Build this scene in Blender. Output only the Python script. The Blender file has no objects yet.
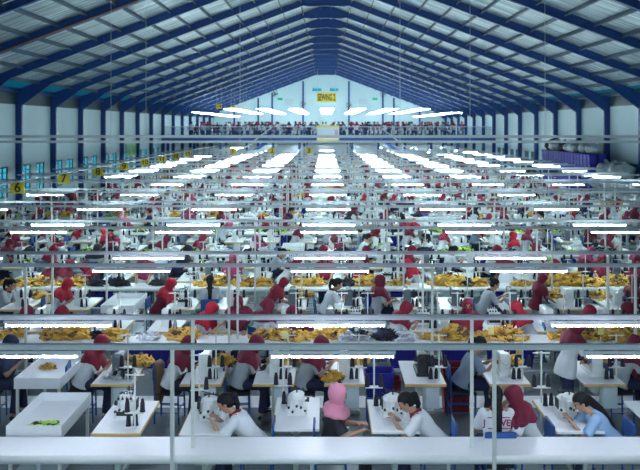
import bpy, bmesh, math, random
from collections import defaultdict
from mathutils import Vector, Matrix
PI = math.pi
R = random.Random(7)
scene = bpy.context.scene
COL = scene.collection

# ------------------------------------------------------------------ camera, world, exposure
F = 800.0                      # focal length in pixels of the 640 px frame
VX, VY = 326.0, 126.0          # where the lines running down the hall meet
CH = 4.35                      # camera height
cd = bpy.data.cameras.new('camera')
cam = bpy.data.objects.new('camera', cd)
COL.objects.link(cam)
cam.location = (0, 0, CH)
cam.rotation_euler = (PI / 2, 0, 0)
cd.sensor_width = 36.0
cd.lens = 36.0 * F / 640.0
cd.shift_x = -(VX - 320) / 640.0
cd.shift_y = -(235 - VY) / 640.0
cd.clip_start = 0.1
cd.clip_end = 400
cd.dof.use_dof = True
cd.dof.focus_distance = 11.5
cd.dof.aperture_fstop = 3.0
scene.camera = cam

vs = scene.view_settings
vs.view_transform = 'Standard'
vs.look = 'None'
vs.gamma = 1.0
vs.use_curve_mapping = False
vs.exposure = 2.2

W = bpy.data.worlds.new('world')
scene.world = W
W.use_nodes = True
bg = W.node_tree.nodes['Background']
bg.inputs[0].default_value = (0.05, 0.45, 0.62, 1)
bg.inputs[1].default_value = 0.27
TUBE_STRENGTH = 50.0


def px2x(px, y):
    return (px - VX) * y / F


def x2px(x, y):
    return VX + x * F / y


# ------------------------------------------------------------------ materials
MATS = {}


def mat(name, col, rough=0.6, metal=0.0, var=0.08, scale=8.0, emit=0.0, bump=0.0, spec=0.5):
    if name in MATS:
        return MATS[name]
    m = bpy.data.materials.new(name)
    m.use_nodes = True
    nt = m.node_tree
    b = nt.nodes['Principled BSDF']
    b.inputs['Roughness'].default_value = rough
    b.inputs['Metallic'].default_value = metal
    b.inputs['Specular IOR Level'].default_value = spec
    tc = nt.nodes.new('ShaderNodeTexCoord')
    nz = nt.nodes.new('ShaderNodeTexNoise')
    nz.inputs['Scale'].default_value = scale
    nz.inputs['Detail'].default_value = 3
    nt.links.new(tc.outputs['Object'], nz.inputs['Vector'])
    mx = nt.nodes.new('ShaderNodeMix')
    mx.data_type = 'RGBA'
    c1 = [max(0, c * (1 - var)) for c in col]
    c2 = [min(1, c * (1 + var)) for c in col]
    mx.inputs['A'].default_value = (*c1, 1)
    mx.inputs['B'].default_value = (*c2, 1)
    nt.links.new(nz.outputs['Fac'], mx.inputs['Factor'])
    nt.links.new(mx.outputs['Result'], b.inputs['Base Color'])
    if bump:
        bp = nt.nodes.new('ShaderNodeBump')
        bp.inputs['Strength'].default_value = bump
        bp.inputs['Distance'].default_value = 0.02
        nt.links.new(nz.outputs['Fac'], bp.inputs['Height'])
        nt.links.new(bp.outputs['Normal'], b.inputs['Normal'])
    if emit:
        b.inputs['Emission Color'].default_value = (*col, 1)
        b.inputs['Emission Strength'].default_value = emit
    MATS[name] = m
    return m


M_SKIN = mat('skin', (0.42, 0.24, 0.155), 0.55, var=0.05)
M_DARK = mat('eye_dark', (0.02, 0.015, 0.015), 0.4)
M_LIP = mat('lip', (0.38, 0.10, 0.09), 0.5)
M_HAIR = mat('black_hair', (0.008, 0.008, 0.010), 0.6, scale=60, var=0.4, spec=0.25)
CLOTH = {
    'maroon': mat('maroon_cloth', (0.165, 0.012, 0.038), 0.85, bump=0.2),
    'dark red': mat('dark_red_cloth', (0.23, 0.011, 0.036), 0.85, bump=0.2),
    'bright red': mat('bright_red_cloth', (0.42, 0.013, 0.036), 0.85, bump=0.2),
    'pink': mat('pink_cloth', (0.50, 0.20, 0.29), 0.85, bump=0.2),
    'rose': mat('rose_cloth', (0.32, 0.04, 0.12), 0.85, bump=0.2),
    'black': mat('black_cloth', (0.018, 0.020, 0.028), 0.85, bump=0.2),
    'navy': mat('navy_cloth', (0.018, 0.028, 0.075), 0.85, bump=0.2),
    'white': mat('white_cloth', (0.70, 0.76, 0.80), 0.85, bump=0.2, var=0.05),
    'pale grey': mat('grey_cloth', (0.42, 0.48, 0.53), 0.85, bump=0.2),
    'blue grey': mat('blue_grey_cloth', (0.20, 0.27, 0.36), 0.85, bump=0.2),
    'green': mat('green_cloth', (0.08, 0.17, 0.08), 0.85, bump=0.2),
    'brown': mat('brown_cloth', (0.13, 0.085, 0.06), 0.85, bump=0.3),
    'gold': mat('gold_cloth', (0.66, 0.40, 0.07), 0.8, bump=0.3, var=0.25),
    'lime': mat('lime_cloth', (0.45, 0.80, 0.10), 0.8, bump=0.3),
    'light blue': mat('light_blue_cloth', (0.30, 0.48, 0.72), 0.85),
}
M_WHITE = mat('white_laminate', (0.80, 0.85, 0.88), 0.35, var=0.03)
M_ENAMEL = mat('white_enamel', (0.74, 0.80, 0.80), 0.3, var=0.03)
M_MGREY = mat('grey_enamel', (0.13, 0.17, 0.20), 0.4)
M_EDGE = mat('tan_edge', (0.70, 0.47, 0.16), 0.5)
M_STEEL = mat('painted_steel', (0.50, 0.58, 0.62), 0.4, metal=0.2, var=0.04)
M_LEG = mat('pale_green_steel', (0.42, 0.52, 0.50), 0.45)
M_RAIL = mat('rail_paint', (0.46, 0.52, 0.57), 0.4, metal=0.1, var=0.04, scale=3)
M_POST = mat('post_paint', (0.66, 0.70, 0.68), 0.4, var=0.04)
M_BLUE = mat('blue_steel', (0.010, 0.058, 0.235), 0.45, var=0.08, scale=2)
M_CHAIRB = mat('blue_chair_steel', (0.02, 0.09, 0.33), 0.4)
M_PURLIN = mat('purlin_steel', (0.05, 0.10, 0.15), 0.5)
M_WALL = mat('wall_paint', (0.58, 0.74, 0.79), 0.7, var=0.05, scale=0.6)
M_FRAME = mat('dark_frame', (0.03, 0.05, 0.07), 0.5)
M_LOUVRE = mat('louvre', (0.03, 0.07, 0.09), 0.4)
M_BLACKP = mat('black_plastic', (0.02, 0.022, 0.028), 0.4)
M_THREADB = mat('black_thread', (0.012, 0.014, 0.028), 0.7)
M_THREADV = mat('violet_thread', (0.03, 0.025, 0.32), 0.7)
M_YELLOW = mat('yellow_sign', (0.85, 0.62, 0.03), 0.5, var=0.04)
M_INK = mat('sign_ink', (0.02, 0.02, 0.02), 0.6)
M_CRATE = mat('blue_crate_plastic', (0.022, 0.024, 0.27), 0.65, spec=0.25)
M_REDBIN = mat('red_bin_plastic', (0.22, 0.015, 0.03), 0.5)
M_PLBAG = mat('clear_sack_plastic', (0.22, 0.27, 0.30), 0.35, bump=0.6, var=0.3, scale=5)
M_PAPER = mat('pale_blue_card', (0.52, 0.66, 0.70), 0.6)
M_CREAM = mat('cream_card', (0.70, 0.62, 0.42), 0.6)
M_GREENLIT = mat('exit_green', (0.02, 0.30, 0.14), 0.5, emit=0.25)
M_TUBE = mat('tube_glow', (0.74, 0.93, 0.98), 0.4, var=0.0, emit=TUBE_STRENGTH)
M_TUBEP = mat('violet_tube_glow', (0.80, 0.84, 1.0), 0.4, var=0.0, emit=TUBE_STRENGTH * 0.7)
M_WOOD = mat('mdf', (0.42, 0.28, 0.15), 0.6)


def glassmat():
    m = bpy.data.materials.new('window_glass')
    m.use_nodes = True
    nt = m.node_tree
    nt.nodes.clear()
    o = nt.nodes.new('ShaderNodeOutputMaterial')
    t = nt.nodes.new('ShaderNodeBsdfTransparent')
    t.inputs[0].default_value = (0.75, 0.93, 0.95, 1)
    g = nt.nodes.new('ShaderNodeBsdfGlossy')
    g.inputs['Roughness'].default_value = 0.05
    mx = nt.nodes.new('ShaderNodeMixShader')
    mx.inputs[0].default_value = 0.08
    nt.links.new(t.outputs[0], mx.inputs[1])
    nt.links.new(g.outputs[0], mx.inputs[2])
    nt.links.new(mx.outputs[0], o.inputs[0])
    return m


M_GLASS = glassmat()


def floormat():
    m = mat('floor_epoxy', (0.23, 0.28, 0.31), 0.22, var=0.12, scale=0.8)
    return m


def roofmat():
    m = bpy.data.materials.new('roof_foil_sheet')
    m.use_nodes = True
    nt = m.node_tree
    b = nt.nodes['Principled BSDF']
    b.inputs['Roughness'].default_value = 0.38
    b.inputs['Metallic'].default_value = 0.35
    tc = nt.nodes.new('ShaderNodeTexCoord')
    mp = nt.nodes.new('ShaderNodeMapping')
    mp.inputs['Scale'].default_value = (0.35, 6.0, 0.35)
    nt.links.new(tc.outputs['Object'], mp.inputs['Vector'])
    nz = nt.nodes.new('ShaderNodeTexNoise')
    nz.inputs['Scale'].default_value = 1.0
    nz.inputs['Detail'].default_value = 4
    nt.links.new(mp.outputs[0], nz.inputs['Vector'])
    cr = nt.nodes.new('ShaderNodeValToRGB')
    cr.color_ramp.elements[0].position = 0.3
    cr.color_ramp.elements[0].color = (0.14, 0.22, 0.27, 1)
    cr.color_ramp.elements[1].position = 0.72
    cr.color_ramp.elements[1].color = (0.78, 0.92, 0.95, 1)
    nt.links.new(nz.outputs['Fac'], cr.inputs[0])
    nt.links.new(cr.outputs[0], b.inputs['Base Color'])
    wv = nt.nodes.new('ShaderNodeTexWave')
    wv.bands_direction = 'Y'
    wv.inputs['Scale'].default_value = 1.6
    nt.links.new(tc.outputs['Object'], wv.inputs['Vector'])
    bp = nt.nodes.new('ShaderNodeBump')
    bp.inputs['Strength'].default_value = 0.7
    bp.inputs['Distance'].default_value = 0.03
    nt.links.new(wv.outputs['Fac'], bp.inputs['Height'])
    nt.links.new(bp.outputs[0], b.inputs['Normal'])
    return m


def skymat():
    """translucent roof light sheet near the eaves"""
    m = bpy.data.materials.new('roof_light_sheet')
    m.use_nodes = True
    nt = m.node_tree
    nt.nodes.clear()
    o = nt.nodes.new('ShaderNodeOutputMaterial')
    t = nt.nodes.new('ShaderNodeBsdfTranslucent')
    t.inputs[0].default_value = (0.20, 0.42, 0.46, 1)
    g = nt.nodes.new('ShaderNodeBsdfTransparent')
    g.inputs[0].default_value = (0.22, 0.30, 0.38, 1)
    mx = nt.nodes.new('ShaderNodeMixShader')
    mx.inputs[0].default_value = 0.3
    nt.links.new(t.outputs[0], mx.inputs[1])
    nt.links.new(g.outputs[0], mx.inputs[2])
    nt.links.new(mx.outputs[0], o.inputs[0])
    return m


M_ROOF = roofmat()
M_SKYL = skymat()


# ------------------------------------------------------------------ mesh building
class MB:
    def __init__(self):
        self.v = []
        self.f = []
        self.m = []

    def add(self, vs_, fs, mi=0):
        o = len(self.v)
        self.v += [tuple(p) for p in vs_]
        self.f += [tuple(i + o for i in f) for f in fs]
        self.m += [mi] * len(fs)
        return self

    def box(self, c, s, mi=0, rz=0.0, ry=0.0, rx=0.0):
        M = Matrix.Rotation(rz, 3, 'Z') @ Matrix.Rotation(ry, 3, 'Y') @ Matrix.Rotation(rx, 3, 'X')
        c = Vector(c)
        vs_ = [c + M @ Vector((x * s[0] / 2, y * s[1] / 2, z * s[2] / 2)) for x in (-1, 1) for y in (-1, 1) for z in (-1, 1)]
        fs = [(0, 1, 3, 2), (4, 6, 7, 5), (0, 4, 5, 1), (2, 3, 7, 6), (0, 2, 6, 4), (1, 5, 7, 3)]
        return self.add(vs_, fs, mi)

    def bx(self, x0, x1, y0, y1, z0, z1, mi=0):
        return self.box(((x0 + x1) / 2, (y0 + y1) / 2, (z0 + z1) / 2), (abs(x1 - x0), abs(y1 - y0), abs(z1 - z0)), mi)

    def rbox(self, c, s, b, mi=0):
        """box with chamfered vertical edges and a chamfered top"""
        x, y, z = s[0] / 2, s[1] / 2, s[2] / 2
        def ring(ix, zz):
            X, Y = x - ix, y - ix
            return [(c[0] + px, c[1] + py, c[2] + zz) for px, py in
                    ((X, -Y + b), (X, Y - b), (X - b, Y), (-X + b, Y), (-X, Y - b), (-X, -Y + b), (-X + b, -Y), (X - b, -Y))]
        return self.rings([ring(0, -z), ring(0, z - b), ring(b * 0.8, z)], mi)

    def rings(self, rs, mi=0, cap=True, closed=True):
        o = len(self.v)
        n = len(rs[0])
        for r in rs:
            self.v += [tuple(p) for p in r]
        for i in range(len(rs) - 1):
            for j in range(n if closed else n - 1):
                k = (j + 1) % n
                self.f.append((o + i * n + j, o + i * n + k, o + (i + 1) * n + k, o + (i + 1) * n + j))
                self.m.append(mi)
        if cap:
            self.f.append(tuple(o + j for j in reversed(range(n))))
            self.f.append(tuple(o + (len(rs) - 1) * n + j for j in range(n)))
            self.m += [mi, mi]
        return self

    def cyl(self, p0, p1, r0, r1=None, n=8, mi=0, cap=True):
        r1 = r0 if r1 is None else r1
        p0, p1 = Vector(p0), Vector(p1)
        d = (p1 - p0).normalized()
        a = d.orthogonal().normalized()
        b = d.cross(a)
        rs = [[p + (a * math.cos(t) + b * math.sin(t)) * r for t in [2 * PI * j / n for j in range(n)]] for p, r in ((p0, r0), (p1, r1))]
        return self.rings(rs, mi, cap)

    def lathe(self, c, prof, n=10, mi=0, axis='Z'):
        rs = []
        for h, r in prof:
            ring = []
            for j in range(n):
                t = 2 * PI * j / n
                q = (r * math.cos(t), r * math.sin(t), h)
                if axis == 'Y':
                    q = (r * math.sin(t), h, r * math.cos(t))
                elif axis == 'X':
                    q = (h, r * math.cos(t), r * math.sin(t))
                ring.append((c[0] + q[0], c[1] + q[1], c[2] + q[2]))
            rs.append(ring)
        return self.rings(rs, mi)

    def ell(self, c, r, mi=0, n=12, m=8, M=None):
        c = Vector(c)
        M = M or Matrix.Identity(3)
        rs = []
        for i in range(m + 1):
            ph = -PI / 2 + PI * (0.02 + 0.96 * i / m)
            rs.append([c + M @ Vector((r[0] * math.cos(ph) * math.cos(2 * PI * j / n), r[1] * math.cos(ph) * math.sin(2 * PI * j / n), r[2] * math.sin(ph))) for j in range(n)])
        return self.rings(rs, mi)

    def cap(self, p0, p1, r0, r1, n=12):
        """tapered capsule"""
        self.ell(p0, (r0, r0, r0), n=n, m=6)
        self.ell(p1, (r1, r1, r1), n=n, m=6)
        return self.cyl(p0, p1, r0, r1, n=n)

    def merge(self, other, M=None, mi=None):
        o = len(self.v)
        for p in other.v:
            self.v.append(tuple(M @ Vector(p)) if M else p)
        self.f += [tuple(i + o for i in f) for f in other.f]
        self.m += [mi if mi is not None else k for k in other.m]
        return self

    def mesh(self, name, mats, smooth=False):
        me = bpy.data.meshes.new(name)
        me.from_pydata(self.v, [], self.f)
        for k in mats:
            me.materials.append(k)
        me.polygons.foreach_set('material_index', self.m)
        if smooth:
            me.polygons.foreach_set('use_smooth', [True] * len(me.polygons))
        me.update()
        return me


def from_mesh(me):
    b = MB()
    b.v = [tuple(v.co) for v in me.vertices]
    b.f = [tuple(p.vertices) for p in me.polygons]
    b.m = [p.material_index for p in me.polygons]
    return b


def evaluate(me, mods, name):
    """apply modifiers to a mesh, returns new mesh"""
    o = bpy.data.objects.new('temp', me)
    COL.objects.link(o)
    for kind, kw in mods:
        m = o.modifiers.new(kind, kind)
        for k, v in kw.items():
            setattr(m, k, v)
    dg = bpy.context.evaluated_depsgraph_get()
    dg.update()
    out = bpy.data.meshes.new_from_object(o.evaluated_get(dg))
    out.name = name
    bpy.data.objects.remove(o)
    return out


def obj(name, me, parent=None, loc=None, mats=None):
    o = bpy.data.objects.new(name, me)
    COL.objects.link(o)
    if parent is not None:
        o.parent = parent
    if loc is not None:
        o.location = loc
    if mats:
        for i, m in enumerate(mats):
            if m is not None:
                o.material_slots[i].link = 'OBJECT'
                o.material_slots[i].material = m
    return o


def struct(name, mb, mats, smooth=False):
    if not isinstance(mats, (list, tuple)):
        mats = [mats]
    o = obj(name, mb.mesh(name, mats, smooth))
    o['kind'] = 'structure'
    return o


REG = []


def tag(o, label, cat, group=None, kind=None):
    o['label'] = label
    o['category'] = cat
    if group:
        o['group'] = group
    if kind:
        o['kind'] = kind
    return o


def reg(o, desc, where, cat, group):
    """a thing whose label is finished at the end, once its neighbours are known"""
    o['category'] = cat
    o['group'] = group
    REG.append((o, desc, where))
    return o


def textmesh(s, size, mats, depth=0.004, bold=0.02):
    c = bpy.data.curves.new('text', 'FONT')
    c.body = s
    c.size = size
    c.align_x = 'CENTER'
    c.align_y = 'CENTER'
    c.extrude = depth
    c.offset = size * bold
    o = bpy.data.objects.new('text', c)
    COL.objects.link(o)
    dg = bpy.context.evaluated_depsgraph_get()
    me = bpy.data.meshes.new_from_object(o.evaluated_get(dg))
    bpy.data.objects.remove(o)
    me.materials.clear()
    for m in mats:
        me.materials.append(m)
    # stand the text up facing the camera (-Y)
    me.transform(Matrix.Rotation(PI / 2, 4, 'X'))
    return me


# ------------------------------------------------------------------ hall structure
XL, XR = -15.15, 15.6
Y0, Y1 = -6.0, 108.0
BAY = 4.93
FR = [39.1 + BAY * k for k in range(-9, 14)]
SL = 0.375
ZR = 11.45                     # underside of the rafters, at the ridge


def zr(x):
    return ZR - SL * abs(x)


MEZ_Y, MEZ_Z = 73.6, 3.2

b = MB().bx(XL - 0.2, XR + 0.2, Y0, Y1 + 0.2, -0.2, 0.0)
struct('floor', b, floormat())
RT = 0.36
b = MB()
for k in range(1, 15):
    b.bx(-13.2, 13.4, 7.70 + 4.504 * k + 0.15, 7.70 + 4.504 * k + 0.68, 0.0, 0.004)
struct('trim_70', b, mat('floor_line_white', (0.78, 0.84, 0.86), 0.25))
# roof sheets, each slope a slab; a light sheet runs along each eave
for side, nm in ((-1, 'left'), (1, 'right')):
    e = abs(XL if side < 0 else XR) + 0.3
    b = MB()
    x1, x2 = 0.0, e - 1.15
    def slab(b_, xa, xb, ya, yb, t=0.03):
        za, zb = zr(xa) + RT, zr(xb) + RT
        vs_ = []
        for y in (ya, yb):
            vs_ += [(side * xa, y, za), (side * xb, y, zb), (side * xb, y, zb + t), (side * xa, y, za + t)]
        b_.add(vs_, [(0, 1, 2, 3), (7, 6, 5, 4), (0, 4, 5, 1), (1, 5, 6, 2), (2, 6, 7, 3), (3, 7, 4, 0)])
    slab(b, x1, x2, Y0, Y1)
    slab(b, e - 0.45, e + 0.2, Y0, Y1)
    struct('ceiling_' + nm, b, M_ROOF)
    b = MB()
    slab(b, x2, e - 0.45, Y0, Y1)
    struct('ceiling_light_sheet_' + nm, b, M_SKYL)

# side walls with openings for windows
def side_wall(name, x, outward):
    t = 0.07
    xa, xb = (x, x + outward * t)
    b = MB()
    def seg(ya, yb, za, zb):
        b.bx(xa, xb, ya, yb, za, zb)
    ys = [Y0] + [f for f in FR if f > Y0 + 1] + [Y1]
    wins = []
    for a, c in zip(ys[:-1], ys[1:]):
        L = c - a
        if a > 30 and a < 72:
            ws = [(a + 0.15 * L, a + 0.40 * L), (a + 0.56 * L, a + 0.80 * L)]
        else:
            ws = []
        cur = a
        for w0, w1 in ws:
            seg(cur, w0, 0, 5.42)
            seg(w0, w1, 0, 0.95)
            seg(w0, w1, 2.42, 5.42)
            wins.append((w0, w1))
            cur = w1
        seg(cur, c, 0, 5.42)
    seg(Y0, Y1, 5.98, 6.32)
    struct(name, b, M_WALL)
    return wins, ys


wl, ys = side_wall('wall_left', XL, -1)
wr, _ = side_wall('wall_right', XR, 1)
b = MB()
for x0 in (-1,):
    pass


def gable(name, y, ya, win=None):
    b = MB()
    ztop = lambda x: zr(x) + RT
    def quad(xa, xb, za0, zb0, za1, zb1):
        vs_ = []
        for yy in (y, ya):
            vs_ += [(xa, yy, za0), (xb, yy, zb0), (xb, yy, zb1), (xa, yy, za1)]
        b.add(vs_, [(0, 3, 2, 1), (4, 5, 6, 7), (0, 1, 5, 4), (1, 2, 6, 5), (2, 3, 7, 6), (3, 0, 4, 7)])
    xs = [XL, -1.9, -0.55, 0.45, 1.7, XR] if win else [XL, 0, XR]
    for i, (xa, xb) in enumerate(zip(xs[:-1], xs[1:])):
        if win and i in (1, 3):
            quad(xa, xb, 0, 0, win[0], win[0])
            quad(xa, xb, win[1], win[1], ztop(xa), ztop(xb))
        elif xa < 0 < xb:
            quad(xa, 0, 0, 0, ztop(xa), ztop(0))
            quad(0, xb, 0, 0, ztop(0), ztop(xb))
        else:
            quad(xa, xb, 0, 0, ztop(xa), ztop(xb))
    return struct(name, b, M_WALL)


gable('wall_far', Y1, Y1 + 0.2, (9.0, 9.5))
gable('wall_rear', Y0, Y0 - 0.2)

# windows of the side walls
wn = 0
def window(x, outward, y0, y1, z0, z1, nm, slat=0, cols=2, rows=3):
    global wn
    wn += 1
    f = MB()
    xm = x + outward * 0.035
    t = 0.07
    f.bx(xm - 0.03, xm + 0.03, y0, y0 + t, z0, z1)
    f.bx(xm - 0.03, xm + 0.03, y1 - t, y1, z0, z1)
    f.bx(xm - 0.03, xm + 0.03, y0, y1, z0, z0 + t)
    f.bx(xm - 0.03, xm + 0.03, y0, y1, z1 - t, z1)
    for i in range(1, cols):
        yy = y0 + (y1 - y0) * i / cols
        f.bx(xm - 0.025, xm + 0.025, yy - 0.03, yy + 0.03, z0, z1)
    for i in range(1, rows):
        zz = z0 + (z1 - z0) * i / rows
        f.bx(xm - 0.02, xm + 0.02, y0, y1, zz - 0.02, zz + 0.02)
    o = struct('window_%d' % wn, f, M_FRAME)
    g = MB().bx(xm - 0.006, xm + 0.006, y0 + t, y1 - t, z0 + t, z1 - t)
    obj('pane', g.mesh('pane', [M_GLASS]), o)
    if slat:
        s = MB()
        n = int((z1 - z0) / slat)
        for i in range(n):
            zz = z0 + (z1 - z0) * (i + 0.5) / n
            s.box((xm - outward * 0.06, (y0 + y1) / 2, zz), (0.10, y1 - y0 - 0.1, 0.008), ry=outward * 1.1)
        obj('louvre', s.mesh('louvre', [M_LOUVRE]), o)


for w0, w1 in wl:
    window(XL, -1, w0, w1, 0.95, 2.42, 'left', rows=5)
for w0, w1 in wr:
    window(XR, 1, w0, w1, 0.95, 2.42, 'right', slat=0.085)
for side, x in ((-1, XL), (1, XR)):
    for a, c in zip(ys[:-1], ys[1:]):
        if a > 18:
            window(x, side, a + 0.02, c - 0.02, 5.42, 5.98, 'band', slat=(0.06 if side < 0 else 0.07), cols=2, rows=1)
        else:
            struct('wall_band', MB().bx(x, x + side * 0.1, a, c, 5.42, 5.98), M_WALL).name = 'trim_%d' % (500 + int(a) * side)

# steel frames: column, rafter with knee and ridge haunch
def frame_mesh(yy, side):
    b = MB()
    xe = abs(XL) if side < 0 else XR
    w = 0.10
    # outline of the web of column + rafter
    cw = 0.30
    xi = xe - cw
    pts = [(xe, 0), (xe, zr(xe) + 0.33), (0, ZR + 0.33), (0, ZR - 0.48), (0.95, ZR - 0.52), (1.25, zr(1.25)), (xe - 1.7, zr(xe - 1.7)), (xi, zr(xi) - 0.52), (xi - 0.0, 0)]
    for (y0_, y1_, grow) in ((yy - 0.008, yy + 0.008, 0),):
        vs_ = [(side * p[0], y0_, p[1]) for p in pts] + [(side * p[0], y1_, p[1]) for p in pts]
        n = len(pts)
        fs = [tuple(range(n)), tuple(reversed(range(n, 2 * n)))] + [(i, (i + 1) % n, n + (i + 1) % n, n + i) for i in range(n)]
        b.add(vs_, fs)
    # flanges
    inner = pts[3:]
    outer = pts[0:3]
    for chain in (inner, outer):
        for p, q in zip(chain[:-1], chain[1:]):
            d = Vector((q[0] - p[0], 0, q[1] - p[1]))
            L = d.length
            ang = math.atan2(d.z, d.x * side)
            c = ((p[0] + q[0]) / 2 * side, yy, (p[1] + q[1]) / 2)
            b.box(c, (L + 0.02, 0.17, 0.016), ry=-ang)
    # splice plates
    for xs_ in (1.3, 5.0, 9.5):
        b.box((side * xs_, yy, zr(xs_) + 0.16), (0.03, 0.17, 0.34), ry=side * math.atan(SL))
    return b


for i, yy in enumerate(FR):
    if yy < 15:
        continue
    for side in (-1, 1):
        struct('trim_%d' % (1 + 2 * i + (side > 0)), frame_mesh(yy, side), M_BLUE)
# purlins
b = MB()
for side in (-1, 1):
    xe = abs(XL) if side < 0 else XR
    n = 14
    for i in range(n + 1):
        x = 0.35 + i * 1.05
        if x > xe:
            break
        b.box((side * x, (Y0 + Y1) / 2, zr(x) + RT - 0.09), (0.06, Y1 - Y0, 0.17), ry=side * math.atan(SL))
struct('trim_60', b, M_PURLIN)
b = MB()
for side, x in ((-1, XL), (1, XR)):
    b.bx(x - side * 0.02, x - side * 0.16, Y0, Y1, 6.02, 6.26)
struct('trim_61', b, M_BLUE)
# blue posts on the far gable wall
b = MB()
for px in (211, 234, 258, 272, 303, 349, 383, 394, 420, 445):
    x = px2x(px, 107.5)
    b.bx(x - 0.11, x + 0.11, Y1 - 0.3, Y1, 3.2, zr(x) + 0.1)
struct('trim_62', b, M_BLUE)
# mezzanine
b = MB().bx(XL, XR, MEZ_Y + 0.05, Y1, MEZ_Z - 0.25, MEZ_Z)
struct('trim_63', b, mat('concrete', (0.45, 0.50, 0.52), 0.5))
b = MB().bx(XL, XR, MEZ_Y - 0.05, MEZ_Y + 0.05, MEZ_Z - 0.38, MEZ_Z + 0.06)
for x in [-14.6 + 2.43 * i for i in range(13)]:
    if abs(x) > 0.5:
        b.bx(x - 0.12, x + 0.12, MEZ_Y + 0.2, MEZ_Y + 0.44, 0, MEZ_Z - 0.25)
for yy in (84, 96):
    for x in [-12.0 + 4.86 * i for i in range(6)]:
        b.bx(x - 0.12, x + 0.12, yy, yy + 0.24, 0, MEZ_Z - 0.25)
struct('trim_64', b, M_BLUE)

# ------------------------------------------------------------------ people
def ik(sh, hand, up, fore, out):
    sh, hand = Vector(sh), Vector(hand)
    d = hand - sh
    L = min(d.length, up + fore - 0.01)
    d.normalize()
    hand = sh + d * L
    a = (up * up - fore * fore + L * L) / (2 * L)
    h = math.sqrt(max(0, up * up - a * a))
    o = Vector(out)
    o = (o - d * o.dot(d)).normalized()
    return sh + d * a + o * h, hand


def pose_joints(kind):
    J = {}
    if kind.startswith('sit'):
        pel = Vector((0, 0, 0.56))
        lean = {'sit_work': 0.42, 'sit_up': 0.10, 'sit_think': 0.35, 'sit_low': 0.62}[kind]
        head_pitch = {'sit_work': 0.75, 'sit_up': 0.15, 'sit_think': 0.5, 'sit_low': 0.95}[kind]
    else:
        pel = Vector((0, 0, 0.86))
        lean = {'stand_work': 0.22, 'stand_bend': 0.62}[kind]
        head_pitch = {'stand_work': 0.65, 'stand_bend': 0.95}[kind]
    ax = Vector((math.sin(lean), 0, math.cos(lean)))
    fw = Vector((math.cos(lean), 0, -math.sin(lean)))
    J['pel'] = pel
    J['ax'], J['fw'] = ax, fw
    J['waist'] = pel + ax * 0.16
    J['chest'] = pel + ax * 0.34
    J['neck'] = pel + ax * 0.47
    hp = head_pitch
    J['hup'] = Vector((math.sin(hp * 0.75), 0, math.cos(hp * 0.75)))
    J['hfw'] = Vector((math.cos(hp * 0.75), 0, -math.sin(hp * 0.75)))
    J['head'] = J['neck'] + (ax * 0.6 + J['hup'] * 0.4).normalized() * 0.155 + J['hfw'] * 0.02
    hands = {
        'sit_work': [(0.47, 0.10, 0.86), (0.44, -0.11, 0.86)],
        'sit_low': [(0.52, 0.08, 0.85), (0.50, -0.10, 0.85)],
        'sit_up': [(0.36, 0.12, 0.80), (0.36, -0.12, 0.80)],
        'sit_think': [(0.44, 0.12, 0.86), None],
        'stand_work': [(0.44, 0.14, 0.92), (0.42, -0.14, 0.92)],
        'stand_bend': [(0.60, 0.14, 0.88), (0.56, -0.14, 0.88)],
    }[kind]
    J['arms'] = []
    for s, h in zip((1, -1), hands):
        sh = J['neck'] - ax * 0.045 + Vector((0, s * 0.155, 0))
        if h is None:
            h = J['head'] - J['hup'] * 0.04 + J['hfw'] * 0.07 + Vector((0, s * 0.085, 0))
            el, hd = ik(sh, h, 0.26, 0.23, (0.5, s * 0.5, -1))
        else:
            el, hd = ik(sh, h, 0.26, 0.23, (-0.35, s * 0.6, -1))
        J['arms'].append((sh, el, hd, s))
    J['legs'] = []
    for s in (1, -1):
        hip = pel + Vector((0, s * 0.085, 0.0))
        if kind.startswith('sit'):
            kn = Vector((0.40, s * 0.12, 0.54))
            an = Vector((0.40 + 0.04 * s, s * 0.12, 0.10))
        else:
            kn = Vector((0.03 + 0.02 * s, s * 0.10, 0.46))
            an = Vector((0.0 - 0.03 * s, s * 0.11, 0.09))
        J['legs'].append((hip, kn, an, s))
    return J


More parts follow.
